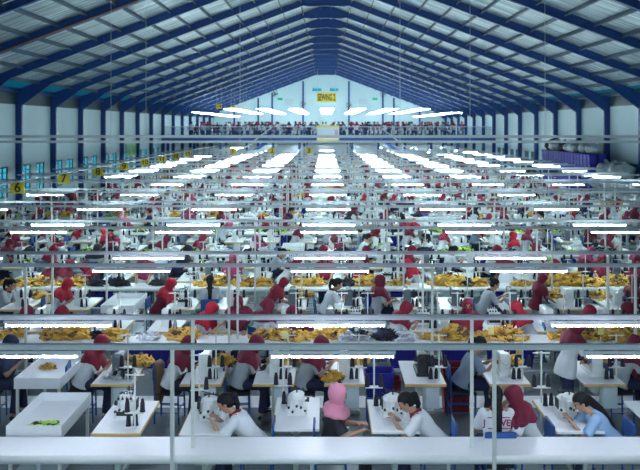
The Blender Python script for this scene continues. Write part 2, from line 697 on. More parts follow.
def body_mesh(kind):
    J = pose_joints(kind)
    b = MB()
    def tor(p, a, c, z=0.09):
        M = Matrix((J['fw'], Vector((0, 1, 0)), J['ax'])).transposed()
        b.ell(p, (a, c, z), n=16, m=8, M=M)
    tor(J['pel'], 0.105, 0.155, 0.12)
    tor(J['waist'], 0.085, 0.125, 0.13)
    tor(J['chest'], 0.095, 0.150, 0.14)
    b.cap(J['neck'] - J['ax'] * 0.04 + Vector((0, 0.13, 0)), J['neck'] - J['ax'] * 0.04 - Vector((0, 0.13, 0)), 0.05, 0.05)
    b.cap(J['neck'] - J['ax'] * 0.03, J['head'] - J['hup'] * 0.04, 0.052, 0.046)
    HM = Matrix((J['hfw'], Vector((0, 1, 0)), J['hup'])).transposed()
    H = J['head']
    def hp(x, y, z):
        return H + HM @ Vector((x, y, z))
    b.ell(hp(-0.008, 0, 0.018), (0.092, 0.073, 0.088), n=16, m=10, M=HM)
    b.ell(hp(0.018, 0, -0.045), (0.062, 0.055, 0.062), n=14, m=8, M=HM)
    b.ell(hp(0.060, 0, -0.092), (0.018, 0.022, 0.016), n=8, m=6, M=HM)
    b.cap(hp(0.080, 0, 0.000), hp(0.097, 0, -0.030), 0.009, 0.013, n=8)
    b.ell(hp(0.072, 0, -0.062), (0.014, 0.024, 0.010), n=8, m=6, M=HM)
    for s in (-1, 1):
        b.ell(hp(-0.005, s * 0.074, -0.012), (0.017, 0.009, 0.028), n=8, m=6, M=HM)
        b.cap(hp(0.078, s * 0.012, 0.020), hp(0.070, s * 0.046, 0.018), 0.009, 0.008, n=8)
    for sh, el, hd, s in J['arms']:
        b.cap(sh, el, 0.047, 0.037)
        d = (hd - el).normalized()
        wr = hd - d * 0.055
        b.cap(el, wr, 0.037, 0.025)
        # hand: palm, four fingers, thumb
        side = Vector((0, -s, 0))
        side = (side - d * side.dot(d)).normalized()
        nrm = d.cross(side) * (1 if s > 0 else -1)
        if nrm.z > 0:
            nrm = -nrm
        PM = Matrix((d, side, nrm)).transposed()
        b.ell(wr + d * 0.05, (0.052, 0.040, 0.017), n=12, m=6, M=PM)
        for i, (o, L) in enumerate(((0.028, 0.060), (0.010, 0.070), (-0.009, 0.065), (-0.027, 0.050))):
            a0 = wr + d * 0.085 + side * o
            a1 = a0 + (d * 0.9 + side * o * 1.5 + nrm * 0.25).normalized() * L * 0.55
            a2 = a1 + (d * 0.6 + nrm * 0.8).normalized() * L * 0.5
            b.cap(a0, a1, 0.0095, 0.0085, n=8)
            b.cap(a1, a2, 0.0085, 0.0075, n=8)
        t0 = wr + d * 0.03 + side * 0.03
        t1 = t0 + (side * 0.8 + d * 0.7 + nrm * 0.3).normalized() * 0.035
        t2 = t1 + (side * 0.2 + d * 0.9 + nrm * 0.4).normalized() * 0.03
        b.cap(t0, t1, 0.012, 0.010, n=8)
        b.cap(t1, t2, 0.010, 0.008, n=8)
    for hip, kn, an, s in J['legs']:
        b.cap(hip, kn, 0.082, 0.054)
        b.cap(kn, an, 0.053, 0.034)
        b.cap(an + Vector((-0.02, 0, -0.055)), an + Vector((0.14, 0.01 * s, -0.062)), 0.030, 0.022)
    me = b.mesh('body', [M_SKIN])
    me = evaluate(me, [('REMESH', dict(mode='VOXEL', voxel_size=0.0075, use_smooth_shade=True)),
                       ('SMOOTH', dict(iterations=1, factor=0.4)),
                       ('DECIMATE', dict(ratio=0.16))], 'body_' + kind)
    me.materials.clear()
    for m in (M_SKIN, M_DARK, M_LIP):
        me.materials.append(m)
    eyes = [hp(0.078, s * 0.030, 0.002) for s in (-1, 1)]
    brows = [hp(0.082, s * 0.032, 0.026) for s in (-1, 1)]
    lip = hp(0.085, 0, -0.060)
    for p in me.polygons:
        p.use_smooth = True
        c = p.center
        if any((c - e).length < 0.012 for e in eyes):
            p.material_index = 1
        elif any(abs((c - e).dot(J['hup'])) < 0.006 and (c - e).length < 0.02 for e in brows):
            p.material_index = 1
        elif (c - lip).length < 0.02 and abs((c - lip).dot(J['hup'])) < 0.009:
            p.material_index = 2
        else:
            p.material_index = 0
    return me, J


def remeshed(b, vox, name, ratio=0.5, m=None):
    me = b.mesh(name, [m or M_WHITE])
    me = evaluate(me, [('REMESH', dict(mode='VOXEL', voxel_size=vox, use_smooth_shade=True)),
                       ('SMOOTH', dict(iterations=3, factor=0.5)),
                       ('DECIMATE', dict(ratio=ratio))], name)
    me.materials.clear()
    me.materials.append(m or M_WHITE)
    for p in me.polygons:
        p.use_smooth = True
        p.material_index = 0
    return me


def shirt_mesh(J, stand):
    b = MB()
    M = Matrix((J['fw'], Vector((0, 1, 0)), J['ax'])).transposed()
    rs = []
    ax = J['ax']
    prof = [(-0.12 if stand else -0.04, 0.160, 0.215), (0.05, 0.145, 0.19), (0.18, 0.115, 0.155), (0.30, 0.125, 0.17), (0.38, 0.115, 0.175), (0.44, 0.085, 0.15), (0.475, 0.06, 0.075)]
    for h, a, c in prof:
        base = J['pel'] + ax * h
        rs.append([base + M @ Vector((a * math.cos(t) * (1 + 0.04 * math.sin(5 * t + h * 20)), c * math.sin(t), 0)) for t in [2 * PI * j / 20 for j in range(20)]])
    b.rings(rs)
    for sh, el, hd, s in J['arms']:
        e = sh + (el - sh) * 0.85
        b.cap(sh, sh + (e - sh) * 0.5, 0.062, 0.062)
        b.cyl(sh + (e - sh) * 0.4, e, 0.062, 0.070, n=14)
    return remeshed(b, 0.015, 'shirt', 0.4)


def sleeve_mesh(J, i):
    b = MB()
    for sh, el, hd, s in J['arms'][i:i + 1]:
        d = (hd - el)
        b.cap(sh + (el - sh) * 0.6, el, 0.043, 0.043)
        b.cap(el, el + d * 0.72, 0.043, 0.034)
    return remeshed(b, 0.014, 'under_sleeve', 0.4)


def trouser_mesh(J, stand):
    b = MB()
    M = Matrix.Identity(3)
    b.ell(J['pel'] + Vector((0, 0, -0.01)), (0.118, 0.160, 0.12), n=16, m=8)
    for hip, kn, an, s in J['legs']:
        b.cap(hip, kn, 0.094, 0.075)
        b.cap(kn, kn + (an - kn) * 0.5, 0.072, 0.065)
        b.cyl(kn + (an - kn) * 0.4, kn + (an - kn) * 0.93, 0.066, 0.066, n=14)
    return remeshed(b, 0.018, 'trousers', 0.4)


def shoe_mesh(J, i):
    hip, kn, an, s = J['legs'][i]
    b = MB()
    b.cap(an + Vector((-0.025, 0, -0.050)), an + Vector((0.13, 0.01 * s, -0.058)), 0.040, 0.032)
    for k in range(len(b.v)):
        x, y, z = b.v[k]
        b.v[k] = (x, y, max(z, 0.004))
    return remeshed(b, 0.012, 'shoe', 0.3, CLOTH['black'])


def scarf_mesh(J, mask=False, short=False):
    H, up, fw = J['head'], J['hup'], J['hfw']
    N, ax, tf = J['neck'], J['ax'], J['fw']
    n = 40
    Y = Vector((0, 1, 0))
    lv = []
    for h, a, c, off in ((0.122, 0.02, 0.02, -0.012), (0.116, 0.055, 0.045, -0.012), (0.095, 0.087, 0.070, -0.010), (0.065, 0.104, 0.083, -0.008), (0.035, 0.110, 0.088, -0.006), (0.000, 0.110, 0.089, -0.006),
                         (-0.030, 0.104, 0.087, -0.004), (-0.060, 0.096, 0.083, 0.0), (-0.085, 0.088, 0.078, 0.004), (-0.110, 0.082, 0.075, 0.004)):
        lv.append((H + up * h + fw * off, fw, a, c))
    for h, a, c in ((0.036, 0.088, 0.105), (0.022, 0.108, 0.185), (-0.012, 0.135, 0.230), (-0.050, 0.155, 0.252), (-0.090, 0.170, 0.262), (-0.135, 0.180, 0.266), (-0.175, 0.184, 0.262), (-0.205, 0.184, 0.256))[:4 if short else 8]:
        lv.append((N + ax * (h + 0.022 * (h < -0.1)) + tf * min(0.05, max(0, -h) * 0.45), tf, a, c))
    v, f = [], []
    L = len(lv)
    for i, (c0, fx, a, c) in enumerate(lv):
        for j in range(n):
            t = 2 * PI * j / n
            amp = 0.0 if i < 8 else 0.075 * (i - 7) / 9
            r = 1 + amp * math.sin(9 * t + i * 0.35) + amp * 0.6 * math.sin(4 * t + 1.0)
            if i >= 12:
                r *= (abs(math.cos(t)) ** 2.8 + abs(math.sin(t)) ** 2.8) ** (-1 / 2.8)
            p = c0 + fx * (a * r * math.cos(t)) + Y * (c * r * math.sin(t))
            if i >= L - 4 and not short:
                p -= ax * (0.045 * (i - L + 5) * max(0, math.cos(t)) ** 2) + ax * 0.02 * (i - L + 5) * max(0, -math.cos(t)) ** 2
                p += ax * 0.02 * (i - L + 5) * (math.sin(t) ** 4) + ax * 0.022 * (i - L + 5) * max(0, -math.cos(t))
            v.append(p)
    for i in range(L - 1):
        for j in range(n):
            t = 2 * PI * (j + 0.5) / n
            ang = min(t, 2 * PI - t)
            lim = {3: 0.42, 4: 0.66, 5: 0.76, 6: 0.74, 7: 0.58}.get(i, 0)
            if mask and i >= 5:
                lim = 0
            if ang < lim:
                continue
            k = (j + 1) % n
            f.append((i * n + j, (i + 1) * n + j, (i + 1) * n + k, i * n + k))
    f.append(tuple(range(n)))
    b = MB().add(v, f)
    me = b.mesh('headscarf', [CLOTH['maroon']])
    bm = bmesh.new()
    bm.from_mesh(me)
    bmesh.ops.recalc_face_normals(bm, faces=bm.faces)
    bm.to_mesh(me)
    bm.free()
    me = evaluate(me, [('SOLIDIFY', dict(thickness=0.007, offset=1.0))], 'headscarf')
    for p in me.polygons:
        p.use_smooth = True
    return me


def hair_mesh(J, tail):
    H, up, fw = J['head'], J['hup'], J['hfw']
    Y = Vector((0, 1, 0))
    HM = Matrix((fw, Y, up)).transposed()
    def hp(x, y, z):
        return H + HM @ Vector((x, y, z))
    b = MB()
    b.ell(hp(-0.022, 0, 0.028), (0.100, 0.084, 0.092), n=16, m=10, M=HM)
    b.ell(hp(-0.045, 0, -0.030), (0.065, 0.075, 0.060), n=14, m=8, M=HM)
    if tail == 'pony':
        p = [hp(-0.11, 0, 0.03), hp(-0.155, 0.01, 0.0), hp(-0.165, 0.01, 0.0) + Vector((-0.03, 0, -0.12)), hp(-0.165, 0.0, 0.0) + Vector((-0.02, 0, -0.26))]
        b.cap(p[0], p[1], 0.025, 0.034)
        b.cap(p[1], p[2], 0.034, 0.032)
        b.cap(p[2], p[3], 0.032, 0.010)
    elif tail == 'long':
        p = [hp(-0.09, 0, -0.02), J['neck'] - J['fw'] * 0.12 - J['ax'] * 0.05, J['neck'] - J['fw'] * 0.13 - J['ax'] * 0.22, J['neck'] - J['fw'] * 0.13 - J['ax'] * 0.36]
        b.cap(p[0], p[1], 0.055, 0.045)
        b.cap(p[1], p[2], 0.045, 0.035)
        b.cap(p[2], p[3], 0.035, 0.014)
    elif tail == 'bun':
        b.ell(hp(-0.115, 0, 0.045), (0.045, 0.045, 0.045), n=12, m=8)
    me = remeshed(b, 0.011, 'hair', 0.45, M_HAIR)
    # open the face: drop hair faces in front of the face, below the hairline
    bm = bmesh.new()
    bm.from_mesh(me)
    kill = []
    for fc in bm.faces:
        q = HM.transposed() @ (fc.calc_center_median() - H)
        if q.x > 0.022 and q.z < 0.062:
            kill.append(fc)
    bmesh.ops.delete(bm, geom=kill, context='FACES')
    bm.to_mesh(me)
    bm.free()
    return me


def collar_mesh(J):
    b = MB()
    c = J['neck'] + J['ax'] * 0.005
    n = 16
    rs = []
    for h, r in ((-0.03, 1.35), (0.0, 1.05), (0.018, 1.0), (0.018, 0.85)):
        rs.append([c + J['ax'] * h + J['fw'] * (0.065 * r * math.cos(2 * PI * j / n)) + Vector((0, 0.078 * r * math.sin(2 * PI * j / n), 0)) for j in range(n)])
    b.rings(rs, cap=False)
    return b.mesh('collar', [CLOTH['maroon']], True)


POSES = {}
for kind in ('sit_work', 'sit_low', 'sit_up', 'sit_think', 'stand_work', 'stand_bend'):
    me, J = body_mesh(kind)
    stand = kind.startswith('stand')
    P = dict(body=me, J=J, shirt=shirt_mesh(J, stand), sleeve=[sleeve_mesh(J, 0), sleeve_mesh(J, 1)], trousers=trouser_mesh(J, stand),
             shoes=[shoe_mesh(J, 0), shoe_mesh(J, 1)], scarf=scarf_mesh(J), maskscarf=scarf_mesh(J, True), shortscarf=scarf_mesh(J, short=True),
             pony=hair_mesh(J, 'pony'), long=hair_mesh(J, 'long'), bun=hair_mesh(J, 'bun'), collar=collar_mesh(J))
    POSES[kind] = P


def lod_mesh(kind, top):
    """one simplified mesh with four slots: skin, shirt, trousers, head cover"""
    P = POSES[kind]
    b = MB()
    for i, (me, ratio) in enumerate(((P['body'], 0.10), (P['shirt'], 0.18), (P['trousers'], 0.15), (P[top], 0.5 if 'scarf' in top else 0.3))):
        low = evaluate(me, [('DECIMATE', dict(ratio=ratio))], 'low')
        b.merge(from_mesh(low), mi=i)
        bpy.data.meshes.remove(low)
    return b.mesh('person_' + kind, [M_SKIN, CLOTH['white'], CLOTH['navy'], CLOTH['maroon']], True)


LOD = {(k, t): lod_mesh(k, t) for k in ('sit_work', 'sit_low', 'sit_up', 'stand_work', 'stand_bend') for t in ('scarf', 'pony')}

NP = [0]
STUFF_P = MB()
PSLOT = ['skin', 'white', 'navy', 'maroon', 'dark red', 'bright red', 'pink', 'rose', 'black', 'pale grey', 'blue grey']
FACE = {'r': 0.0, 'l': PI, 'f': -PI / 2, 'b': PI / 2, 'fr': -0.7, 'fl': -PI + 0.7, 'br': 0.7, 'bl': PI - 0.7}
FACEW = {'r': 'facing right', 'l': 'facing left', 'f': 'facing camera', 'b': 'back view', 'fr': 'turned right', 'fl': 'turned left', 'br': 'turned right', 'bl': 'turned left'}


def person(x, y, pose, face, top='scarf', tcol='maroon', shirt='white', trou='navy', sleeve=None, where='', detail=True, z=0.0, desc=None, jitter=0.0, scale=1.0):
    px = x2px(x, y)
    if px < -25 or px > 665:
        return None
    rz = FACE[face] + jitter
    head = ('%s-scarfed' % tcol) if 'scarf' in top else 'black-haired'
    st = 'standing' if pose.startswith('stand') else 'seated'
    d = desc or '%s %s person, %s shirt, %s,' % (head, st, shirt, FACEW[face])
    P = POSES[pose]
    if detail:
        o = obj('person', P['body'])
        o.location = (x, y, z)
        o.rotation_euler = (0, 0, rz)
        o.scale = (scale,) * 3
        obj('shirt', P['shirt'], o, mats=[CLOTH[shirt]])
        obj('trousers', P['trousers'], o, mats=[CLOTH[trou]])
        if sleeve:
            for q in P['sleeve']:
                obj('under_sleeve', q, o, mats=[CLOTH[sleeve]])
        for s in P['shoes']:
            obj('shoe', s, o)
        if 'scarf' in top:
            obj('headscarf', P[top], o, mats=[CLOTH[tcol]])
        else:
            obj('hair', P[top], o)
            if shirt in ('white', 'pale grey'):
                obj('collar', P['collar'], o)
    else:
        t = 'scarf' if 'scarf' in top else 'pony'
        me = LOD[(pose if (pose, t) in LOD else 'sit_work', t)]
        if NP[0] >= 300:
            M = Matrix.Translation((x, y, z)) @ Matrix.Rotation(rz, 4, 'Z')
            sl = [PSLOT.index('skin'), PSLOT.index(shirt), PSLOT.index('navy'), PSLOT.index(tcol if t == 'scarf' else 'black')]
            lo = LOWEST[(pose if (pose, t) in LOD else 'sit_work', t)]
            for p in lo.v:
                pass
            o_ = len(STUFF_P.v)
            STUFF_P.v += [tuple(M @ Vector(p)) for p in lo.v]
            STUFF_P.f += [tuple(i + o_ for i in f) for f in lo.f]
            STUFF_P.m += [sl[k] for k in lo.m]
            return None
        o = obj('person', me, mats=[None, CLOTH[shirt], CLOTH[trou], CLOTH[tcol] if t == 'scarf' else M_HAIR])
        o.location = (x, y, z)
        o.rotation_euler = (0, 0, rz)
        o.scale = (scale,) * 3
    NP[0] += 1
    reg(o, d, where, 'person', 'workers at the sewing lines')
    return o


LOWEST = {k: from_mesh(evaluate(v, [('DECIMATE', dict(ratio=0.35))], 'lowest')) for k, v in LOD.items()}

# ------------------------------------------------------------------ sewing stations
TZ = 0.78


def mb_top(w, l):
    return MB().rbox((0, 0, TZ - 0.016), (w, l, 0.03), 0.004)


def head_lock():
    b = MB()
    z = TZ
    b.rbox((0, 0.0, z + 0.025), (0.18, 0.48, 0.05), 0.012)
    # column
    def sec(y, x0, x1, z0, z1):
        bb = 0.02
        return [(x0 + bb, y, z0), (x1 - bb, y, z0), (x1, y, z0 + bb), (x1, y, z1 - bb), (x1 - bb, y, z1), (x0 + bb, y, z1), (x0, y, z1 - bb), (x0, y, z0 + bb)]
    b.rings([sec(-0.25, -0.07, 0.07, z + 0.04, z + 0.30), sec(-0.235, -0.075, 0.08, z + 0.04, z + 0.32), sec(-0.13, -0.065, 0.075, z + 0.04, z + 0.32), sec(-0.10, -0.055, 0.06, z + 0.15, z + 0.31),
             sec(0.02, -0.05, 0.055, z + 0.18, z + 0.30), sec(0.12, -0.05, 0.055, z + 0.18, z + 0.30), sec(0.14, -0.055, 0.055, z + 0.13, z + 0.31), sec(0.22, -0.05, 0.05, z + 0.13, z + 0.30), sec(0.235, -0.035, 0.035, z + 0.15, z + 0.28)])
    return b


def head_over():
    b = MB()
    z = TZ
    b.rbox((0, 0, z + 0.05), (0.26, 0.24, 0.10), 0.02)
    b.rbox((0.02, -0.03, z + 0.16), (0.20, 0.18, 0.14), 0.04)
    b.rbox((-0.01, 0.06, z + 0.24), (0.16, 0.15, 0.08), 0.03)
    b.rbox((0.0, 0.10, z + 0.14), (0.08, 0.09, 0.18), 0.02)
    return b


def detail_over():
    b = MB()
    z = TZ
    for i in range(4):
        b.lathe((-0.08 + i * 0.05, -0.10, z + 0.235), [(0, 0.014), (0.02, 0.014), (0.022, 0.005), (0.04, 0.005)], 8)
        b.lathe((-0.11 + i * 0.05, -0.126, z + 0.10 + 0.02 * (i % 2)), [(0, 0.016), (-0.03, 0.013)], 8, axis='Y')
    for i in range(5):
        b.lathe((-0.10 + i * 0.05, 0.10 + (0.05 if i in (2, 3) else 0), z + 0.06 + 0.035 * (i % 3)), [(0, 0.017), (0.03, 0.013)], 8, axis='Y')
        b.lathe((-0.07 + i * 0.035, 0.0, z + 0.27), [(0, 0.012), (0.03, 0.006)], 6)
    b.box((0.0, -0.122, z + 0.07), (0.2, 0.01, 0.05))
    b.box((0.125, 0.0, z + 0.15), (0.01, 0.14, 0.12))
    b.lathe((-0.12, 0.0, z + 0.16), [(0, 0.03), (-0.03, 0.03)], 10, axis='X')
    b.cyl((0.0, 0.10, z + 0.27), (0.0, 0.10, z + 0.34), 0.008)
    b.cyl((-0.1, 0.02, z + 0.27), (0.1, 0.02, z + 0.33), 0.006)
    return b


def legs_mb(sy, w, l):
    b = MB()
    y = sy * (l / 2 - 0.12)
    b.bx(-0.03, 0.03, y - 0.03, y + 0.03, 0.06, TZ - 0.04)
    b.bx(-w / 2 + 0.03, w / 2 - 0.03, y - 0.03, y + 0.03, 0.02, 0.07)
    b.bx(-w / 2 + 0.05, w / 2 - 0.05, y - 0.025, y + 0.025, TZ - 0.07, TZ - 0.032)
    return b


def build_station_meshes(w=0.56, l=1.10):
    S = {}
    S['top'] = mb_top(w, l)
    e = MB()
    e.bx(-w / 2 - 0.006, w / 2 + 0.006, -l / 2 - 0.008, -l / 2 + 0.004, TZ - 0.036, TZ - 0.004)
    e.bx(w / 2 - 0.004, w / 2 + 0.008, -l / 2, l / 2, TZ - 0.036, TZ - 0.004)
    S['edge'] = e
    S['leg0'] = legs_mb(-1, w, l)
    S['leg1'] = legs_mb(1, w, l)
    S['bar'] = MB().bx(-0.02, 0.02, -l / 2 + 0.15, l / 2 - 0.15, 0.16, 0.20)
    S['motor'] = MB().lathe((0.02, -0.05, TZ - 0.20), [(-0.12, 0.04), (-0.11, 0.08), (0.06, 0.085), (0.10, 0.05), (0.13, 0.05)], 12, axis='Y')
    S['box'] = MB().rbox((0.10, -l / 2 + 0.10, TZ - 0.21), (0.20, 0.09, 0.30), 0.012)
    S['pedal'] = MB().box((-0.10, 0.05, 0.12), (0.22, 0.30, 0.02), ry=-0.3)
    S['lock'] = head_lock()
    S['over'] = head_over()
    S['overd'] = detail_over()
    S['wheel'] = MB().lathe((0, -0.255, TZ + 0.24), [(0, 0.03), (-0.008, 0.062), (-0.028, 0.066), (-0.034, 0.05), (-0.036, 0.012)], 14, axis='Y')
    S['needle'] = MB().cyl((0, 0.18, TZ + 0.05), (0, 0.18, TZ + 0.15), 0.008).box((0, 0.18, TZ + 0.055), (0.03, 0.04, 0.006))
    st = MB()
    px_, py_ = 0.20, -l / 2 + 0.12
    st.cyl((px_, py_, TZ), (px_, py_, TZ + 0.66), 0.011, n=8)
    st.box((px_, py_, TZ + 0.64), (0.22, 0.02, 0.012))
    st.box((px_, py_, TZ + 0.20), (0.22, 0.09, 0.010))
    for s in (-1, 1):
        st.cyl((px_ + s * 0.09, py_, TZ + 0.20), (px_ + s * 0.09, py_, TZ + 0.30), 0.006, n=6)
    S['stand'] = st
    def spool(dx, zz, dy=0):
        return MB().lathe((px_ + dx, py_ + dy, TZ + zz), [(0, 0.034), (0.01, 0.034), (0.012, 0.030), (0.10, 0.026), (0.15, 0.016), (0.155, 0.010)], 12)
    S['sp0'] = spool(-0.09, 0.207)
    S['sp1'] = spool(0.09, 0.207)
    S['sp2'] = spool(-0.02, 0.002, 0.12)
    S['sp3'] = spool(-0.10, 0.002, 0.10)
    return S


ST = build_station_meshes()
SM = {k: v.mesh(k, [M_WHITE], smooth=False) for k, v in ST.items()}


def station_lod():
    for kind in ('lock', 'over'):
        b = MB()
        b.merge(ST['top'], mi=0).merge(ST['edge'], mi=1).merge(ST['leg0'], mi=2).merge(ST['leg1'], mi=2).merge(ST['box'], mi=0)
        b.merge(ST[kind], mi=3).merge(ST['stand'], mi=4).merge(ST['sp0'], mi=5).merge(ST['sp1'], mi=5)
        if kind == 'lock':
            b.merge(ST['wheel'], mi=3)
        else:
            b.merge(ST['overd'], mi=2)
        yield kind, b


LODS = dict(station_lod())
LODSM = {k: b.mesh('sewing_table', [M_WHITE, M_EDGE, M_LEG, M_ENAMEL, M_POST, M_THREADB]) for k, b in LODS.items()}
NS = [0]
STUFF_S = MB()


def station(x, y, kind='lock', hcol=None, where='', detail=True, flip=False, spools=M_THREADB, extra=True, desc=None):
    px = x2px(x, y)
    if px < -30 or px > 670:
        return None
    rz = PI if flip else 0.0
    hm = hcol or M_ENAMEL
    word = {'lock': 'sewing machine', 'over': 'overlock machine'}[kind]
    cw = 'dark grey' if hm is M_MGREY else 'white'
    d = desc or 'sewing table with %s %s' % (cw, word)
    if detail:
        r = bpy.data.objects.new('sewing_table', None)
        COL.objects.link(r)
        r.location = (x, y, 0)
        r.rotation_euler = (0, 0, rz)
        r.empty_display_size = 0.2
        obj('tabletop', SM['top'], r)
        obj('edge_band', SM['edge'], r, mats=[M_EDGE])
        obj('leg', SM['leg0'], r, mats=[M_LEG])
        obj('leg', SM['leg1'], r, mats=[M_LEG])
        obj('crossbar', SM['bar'], r, mats=[M_LEG])
        obj('motor', SM['motor'], r, mats=[M_ENAMEL])
        obj('control_box', SM['box'], r, mats=[M_PAPER])
        obj('pedal', SM['pedal'], r, mats=[M_MGREY])
        h = obj('machine_head', SM[kind], r, mats=[hm])
        if kind == 'lock':
            obj('handwheel', SM['wheel'], h, mats=[hm])
            obj('needle_bar', SM['needle'], h, mats=[M_STEEL])
        else:
            obj('tension_dials', SM['overd'], h, mats=[M_BLACKP])
        s = obj('thread_stand', SM['stand'], r, mats=[M_POST])
        for k in ('sp0', 'sp1') + (('sp2', 'sp3') if extra else ()):
            obj('spool', SM[k], s, mats=[spools])
    else:
        if NS[0] >= 300:
            M = Matrix.Translation((x, y, 0)) @ Matrix.Rotation(rz, 4, 'Z')
            b = LODS[kind]
            o_ = len(STUFF_S.v)
            STUFF_S.v += [tuple(M @ Vector(p)) for p in b.v]
            STUFF_S.f += [tuple(i + o_ for i in f) for f in b.f]
            STUFF_S.m += b.m
            return None
        r = obj('sewing_table', LODSM[kind], mats=[None, None, None, hm, None, None])
        r.location = (x, y, 0)
        r.rotation_euler = (0, 0, rz)
    NS[0] += 1
    reg(r, d, where, 'sewing table', 'sewing machine tables along the lines')
    return r


# tray table: white top with raised rim
def tray_meshes(w=0.62, l=1.15, z=0.84):
    t = MB().bx(-w / 2, w / 2, -l / 2, l / 2, z - 0.14, z - 0.11)
    rim = MB()
    rim.bx(-w / 2 - 0.015, -w / 2, -l / 2, l / 2, z - 0.15, z)
    rim.bx(w / 2, w / 2 + 0.015, -l / 2, l / 2, z - 0.15, z)
    rim.bx(-w / 2 - 0.015, w / 2 + 0.015, -l / 2 - 0.015, -l / 2, z - 0.15, z)
    rim.bx(-w / 2 - 0.015, w / 2 + 0.015, l / 2, l / 2 + 0.015, z - 0.15, z)
    legs = []
    for sx in (-1, 1):
        for sy in (-1, 1):
            cx_, cy_ = sx * (w / 2 - 0.02), sy * (l / 2 - 0.03)
            legs.append(MB().bx(cx_ - 0.018, cx_ + 0.018, cy_ - 0.018, cy_ + 0.018, 0, z - 0.14))
    sh = MB().bx(-w / 2 + 0.02, w / 2 - 0.02, -l / 2 + 0.05, l / 2 - 0.05, 0.22, 0.24)
    return t, rim, legs, sh


_t, _r, _l, _s = tray_meshes()
TRAY = dict(top=_t.mesh('tray', [M_WHITE]), rim=_r.mesh('rim', [M_WHITE]), legs=[q.mesh('leg', [M_POST]) for q in _l], shelf=_s.mesh('shelf', [M_STEEL]))


def tray_table(x, y, where):
    if not -20 < x2px(x, y) < 660:
        return
    r = bpy.data.objects.new('tray_table', None)
    COL.objects.link(r)
    r.location = (x, y, 0)
    obj('tray', TRAY['top'], r)
    obj('rim', TRAY['rim'], r)
    for q in TRAY['legs']:
        obj('leg', q, r)
    obj('shelf', TRAY['shelf'], r)
    reg(r, 'white tray table with raised rim', where, 'table', 'white tray tables')


# chair
def chair_mbs():
    seat = MB().rbox((0, 0, 0.445), (0.38, 0.38, 0.035), 0.02)
    back = MB().rbox((-0.20, 0, 0.74), (0.025, 0.36, 0.22), 0.012)
    legs = []
    for sx in (-1, 1):
        for sy in (-1, 1):
            b = MB()
            if sx < 0:
                b.cyl((-0.18, sy * 0.17, 0.0), (-0.18, sy * 0.17, 0.45), 0.013, n=8)
                b.cyl((-0.18, sy * 0.17, 0.45), (-0.20, sy * 0.17, 0.84), 0.013, n=8)
            else:
                b.cyl((0.18, sy * 0.17, 0.0), (0.17, sy * 0.17, 0.43), 0.013, n=8)
            legs.append(b)
    st = MB()
    for sy in (-1, 1):
        st.cyl((-0.18, sy * 0.17, 0.16), (0.18, sy * 0.17, 0.16), 0.009, n=6)
        st.cyl((-0.18, sy * 0.17, 0.30), (0.18, sy * 0.17, 0.30), 0.009, n=6)
    for sx in (-1, 1):
        st.cyl((sx * 0.18, -0.17, 0.22), (sx * 0.18, 0.17, 0.22), 0.009, n=6)
    return seat, back, legs, st


_a, _b, _c, _d = chair_mbs()
CHM = dict(seat=_a.mesh('seat', [CLOTH['black']]), back=_b.mesh('back', [M_CHAIRB]), legs=[q.mesh('leg', [M_CHAIRB]) for q in _c], st=_d.mesh('stretcher', [M_CHAIRB]))
_e = MB().merge(_a, mi=0).merge(_b, mi=1).merge(_d, mi=1)
for q in _c:
    _e.merge(q, mi=1)
CHL = _e.mesh('chair', [CLOTH['black'], M_CHAIRB])


def chair(x, y, face, where, detail=True, rz=None):
    if not -20 < x2px(x, y) < 660:
        return None
    if detail:
        r = bpy.data.objects.new('work_chair', None)
        COL.objects.link(r)
        obj('seat', CHM['seat'], r)
        obj('backrest', CHM['back'], r)
        for q in CHM['legs']:
            obj('leg', q, r)
        obj('stretcher', CHM['st'], r)
    else:
        r = obj('work_chair', CHL)
    r.location = (x, y, 0)
    r.rotation_euler = (0, 0, FACE[face] if rz is None else rz)
    reg(r, 'blue metal work chair', where, 'chair', 'blue work chairs')
    return r


# heaps of cut fabric pieces (palm with fingers, bent and crumpled)
def piece(rr, size):
    b = MB()
    nx, ny = 4, 4
    v = []
    sx, sy = size * (0.8 + rr.random() * 0.5), size * (0.5 + rr.random() * 0.3)
    ph = rr.random() * 6
    for i in range(nx + 1):
        for j in range(ny + 1):
            x = (i / nx - 0.5) * sx
            y = (j / ny - 0.5) * sy * (1 - 0.35 * (i % 2) * (1 if i > 2 else 0))
            z = 0.25 * size * math.sin(2.2 * i + ph) * 0.35 + 0.25 * size * math.cos(1.9 * j + ph * 2) * 0.35
            v.append((x + rr.uniform(-1, 1) * size * 0.05, y + rr.uniform(-1, 1) * size * 0.05, z))
    f = []
    for i in range(nx):
        for j in range(ny):
            a = i * (ny + 1) + j
            f.append((a, a + ny + 1, a + ny + 2, a + 1))
    top = len(v)
    t = 0.012
    v2 = [(x, y, z - t) for x, y, z in v]
    f2 = [tuple(reversed([k + top for k in q])) for q in f]
    ring = [i * (ny + 1) for i in range(nx + 1)] + [nx * (ny + 1) + j for j in range(1, ny + 1)] + [i * (ny + 1) + ny for i in reversed(range(nx))] + [j for j in reversed(range(1, ny))]
    fs = []
    for k in range(len(ring)):
        a, c = ring[k], ring[(k + 1) % len(ring)]
        fs.append((c, a, a + top, c + top))
    b.add(v + v2, f + f2 + fs)
    return b


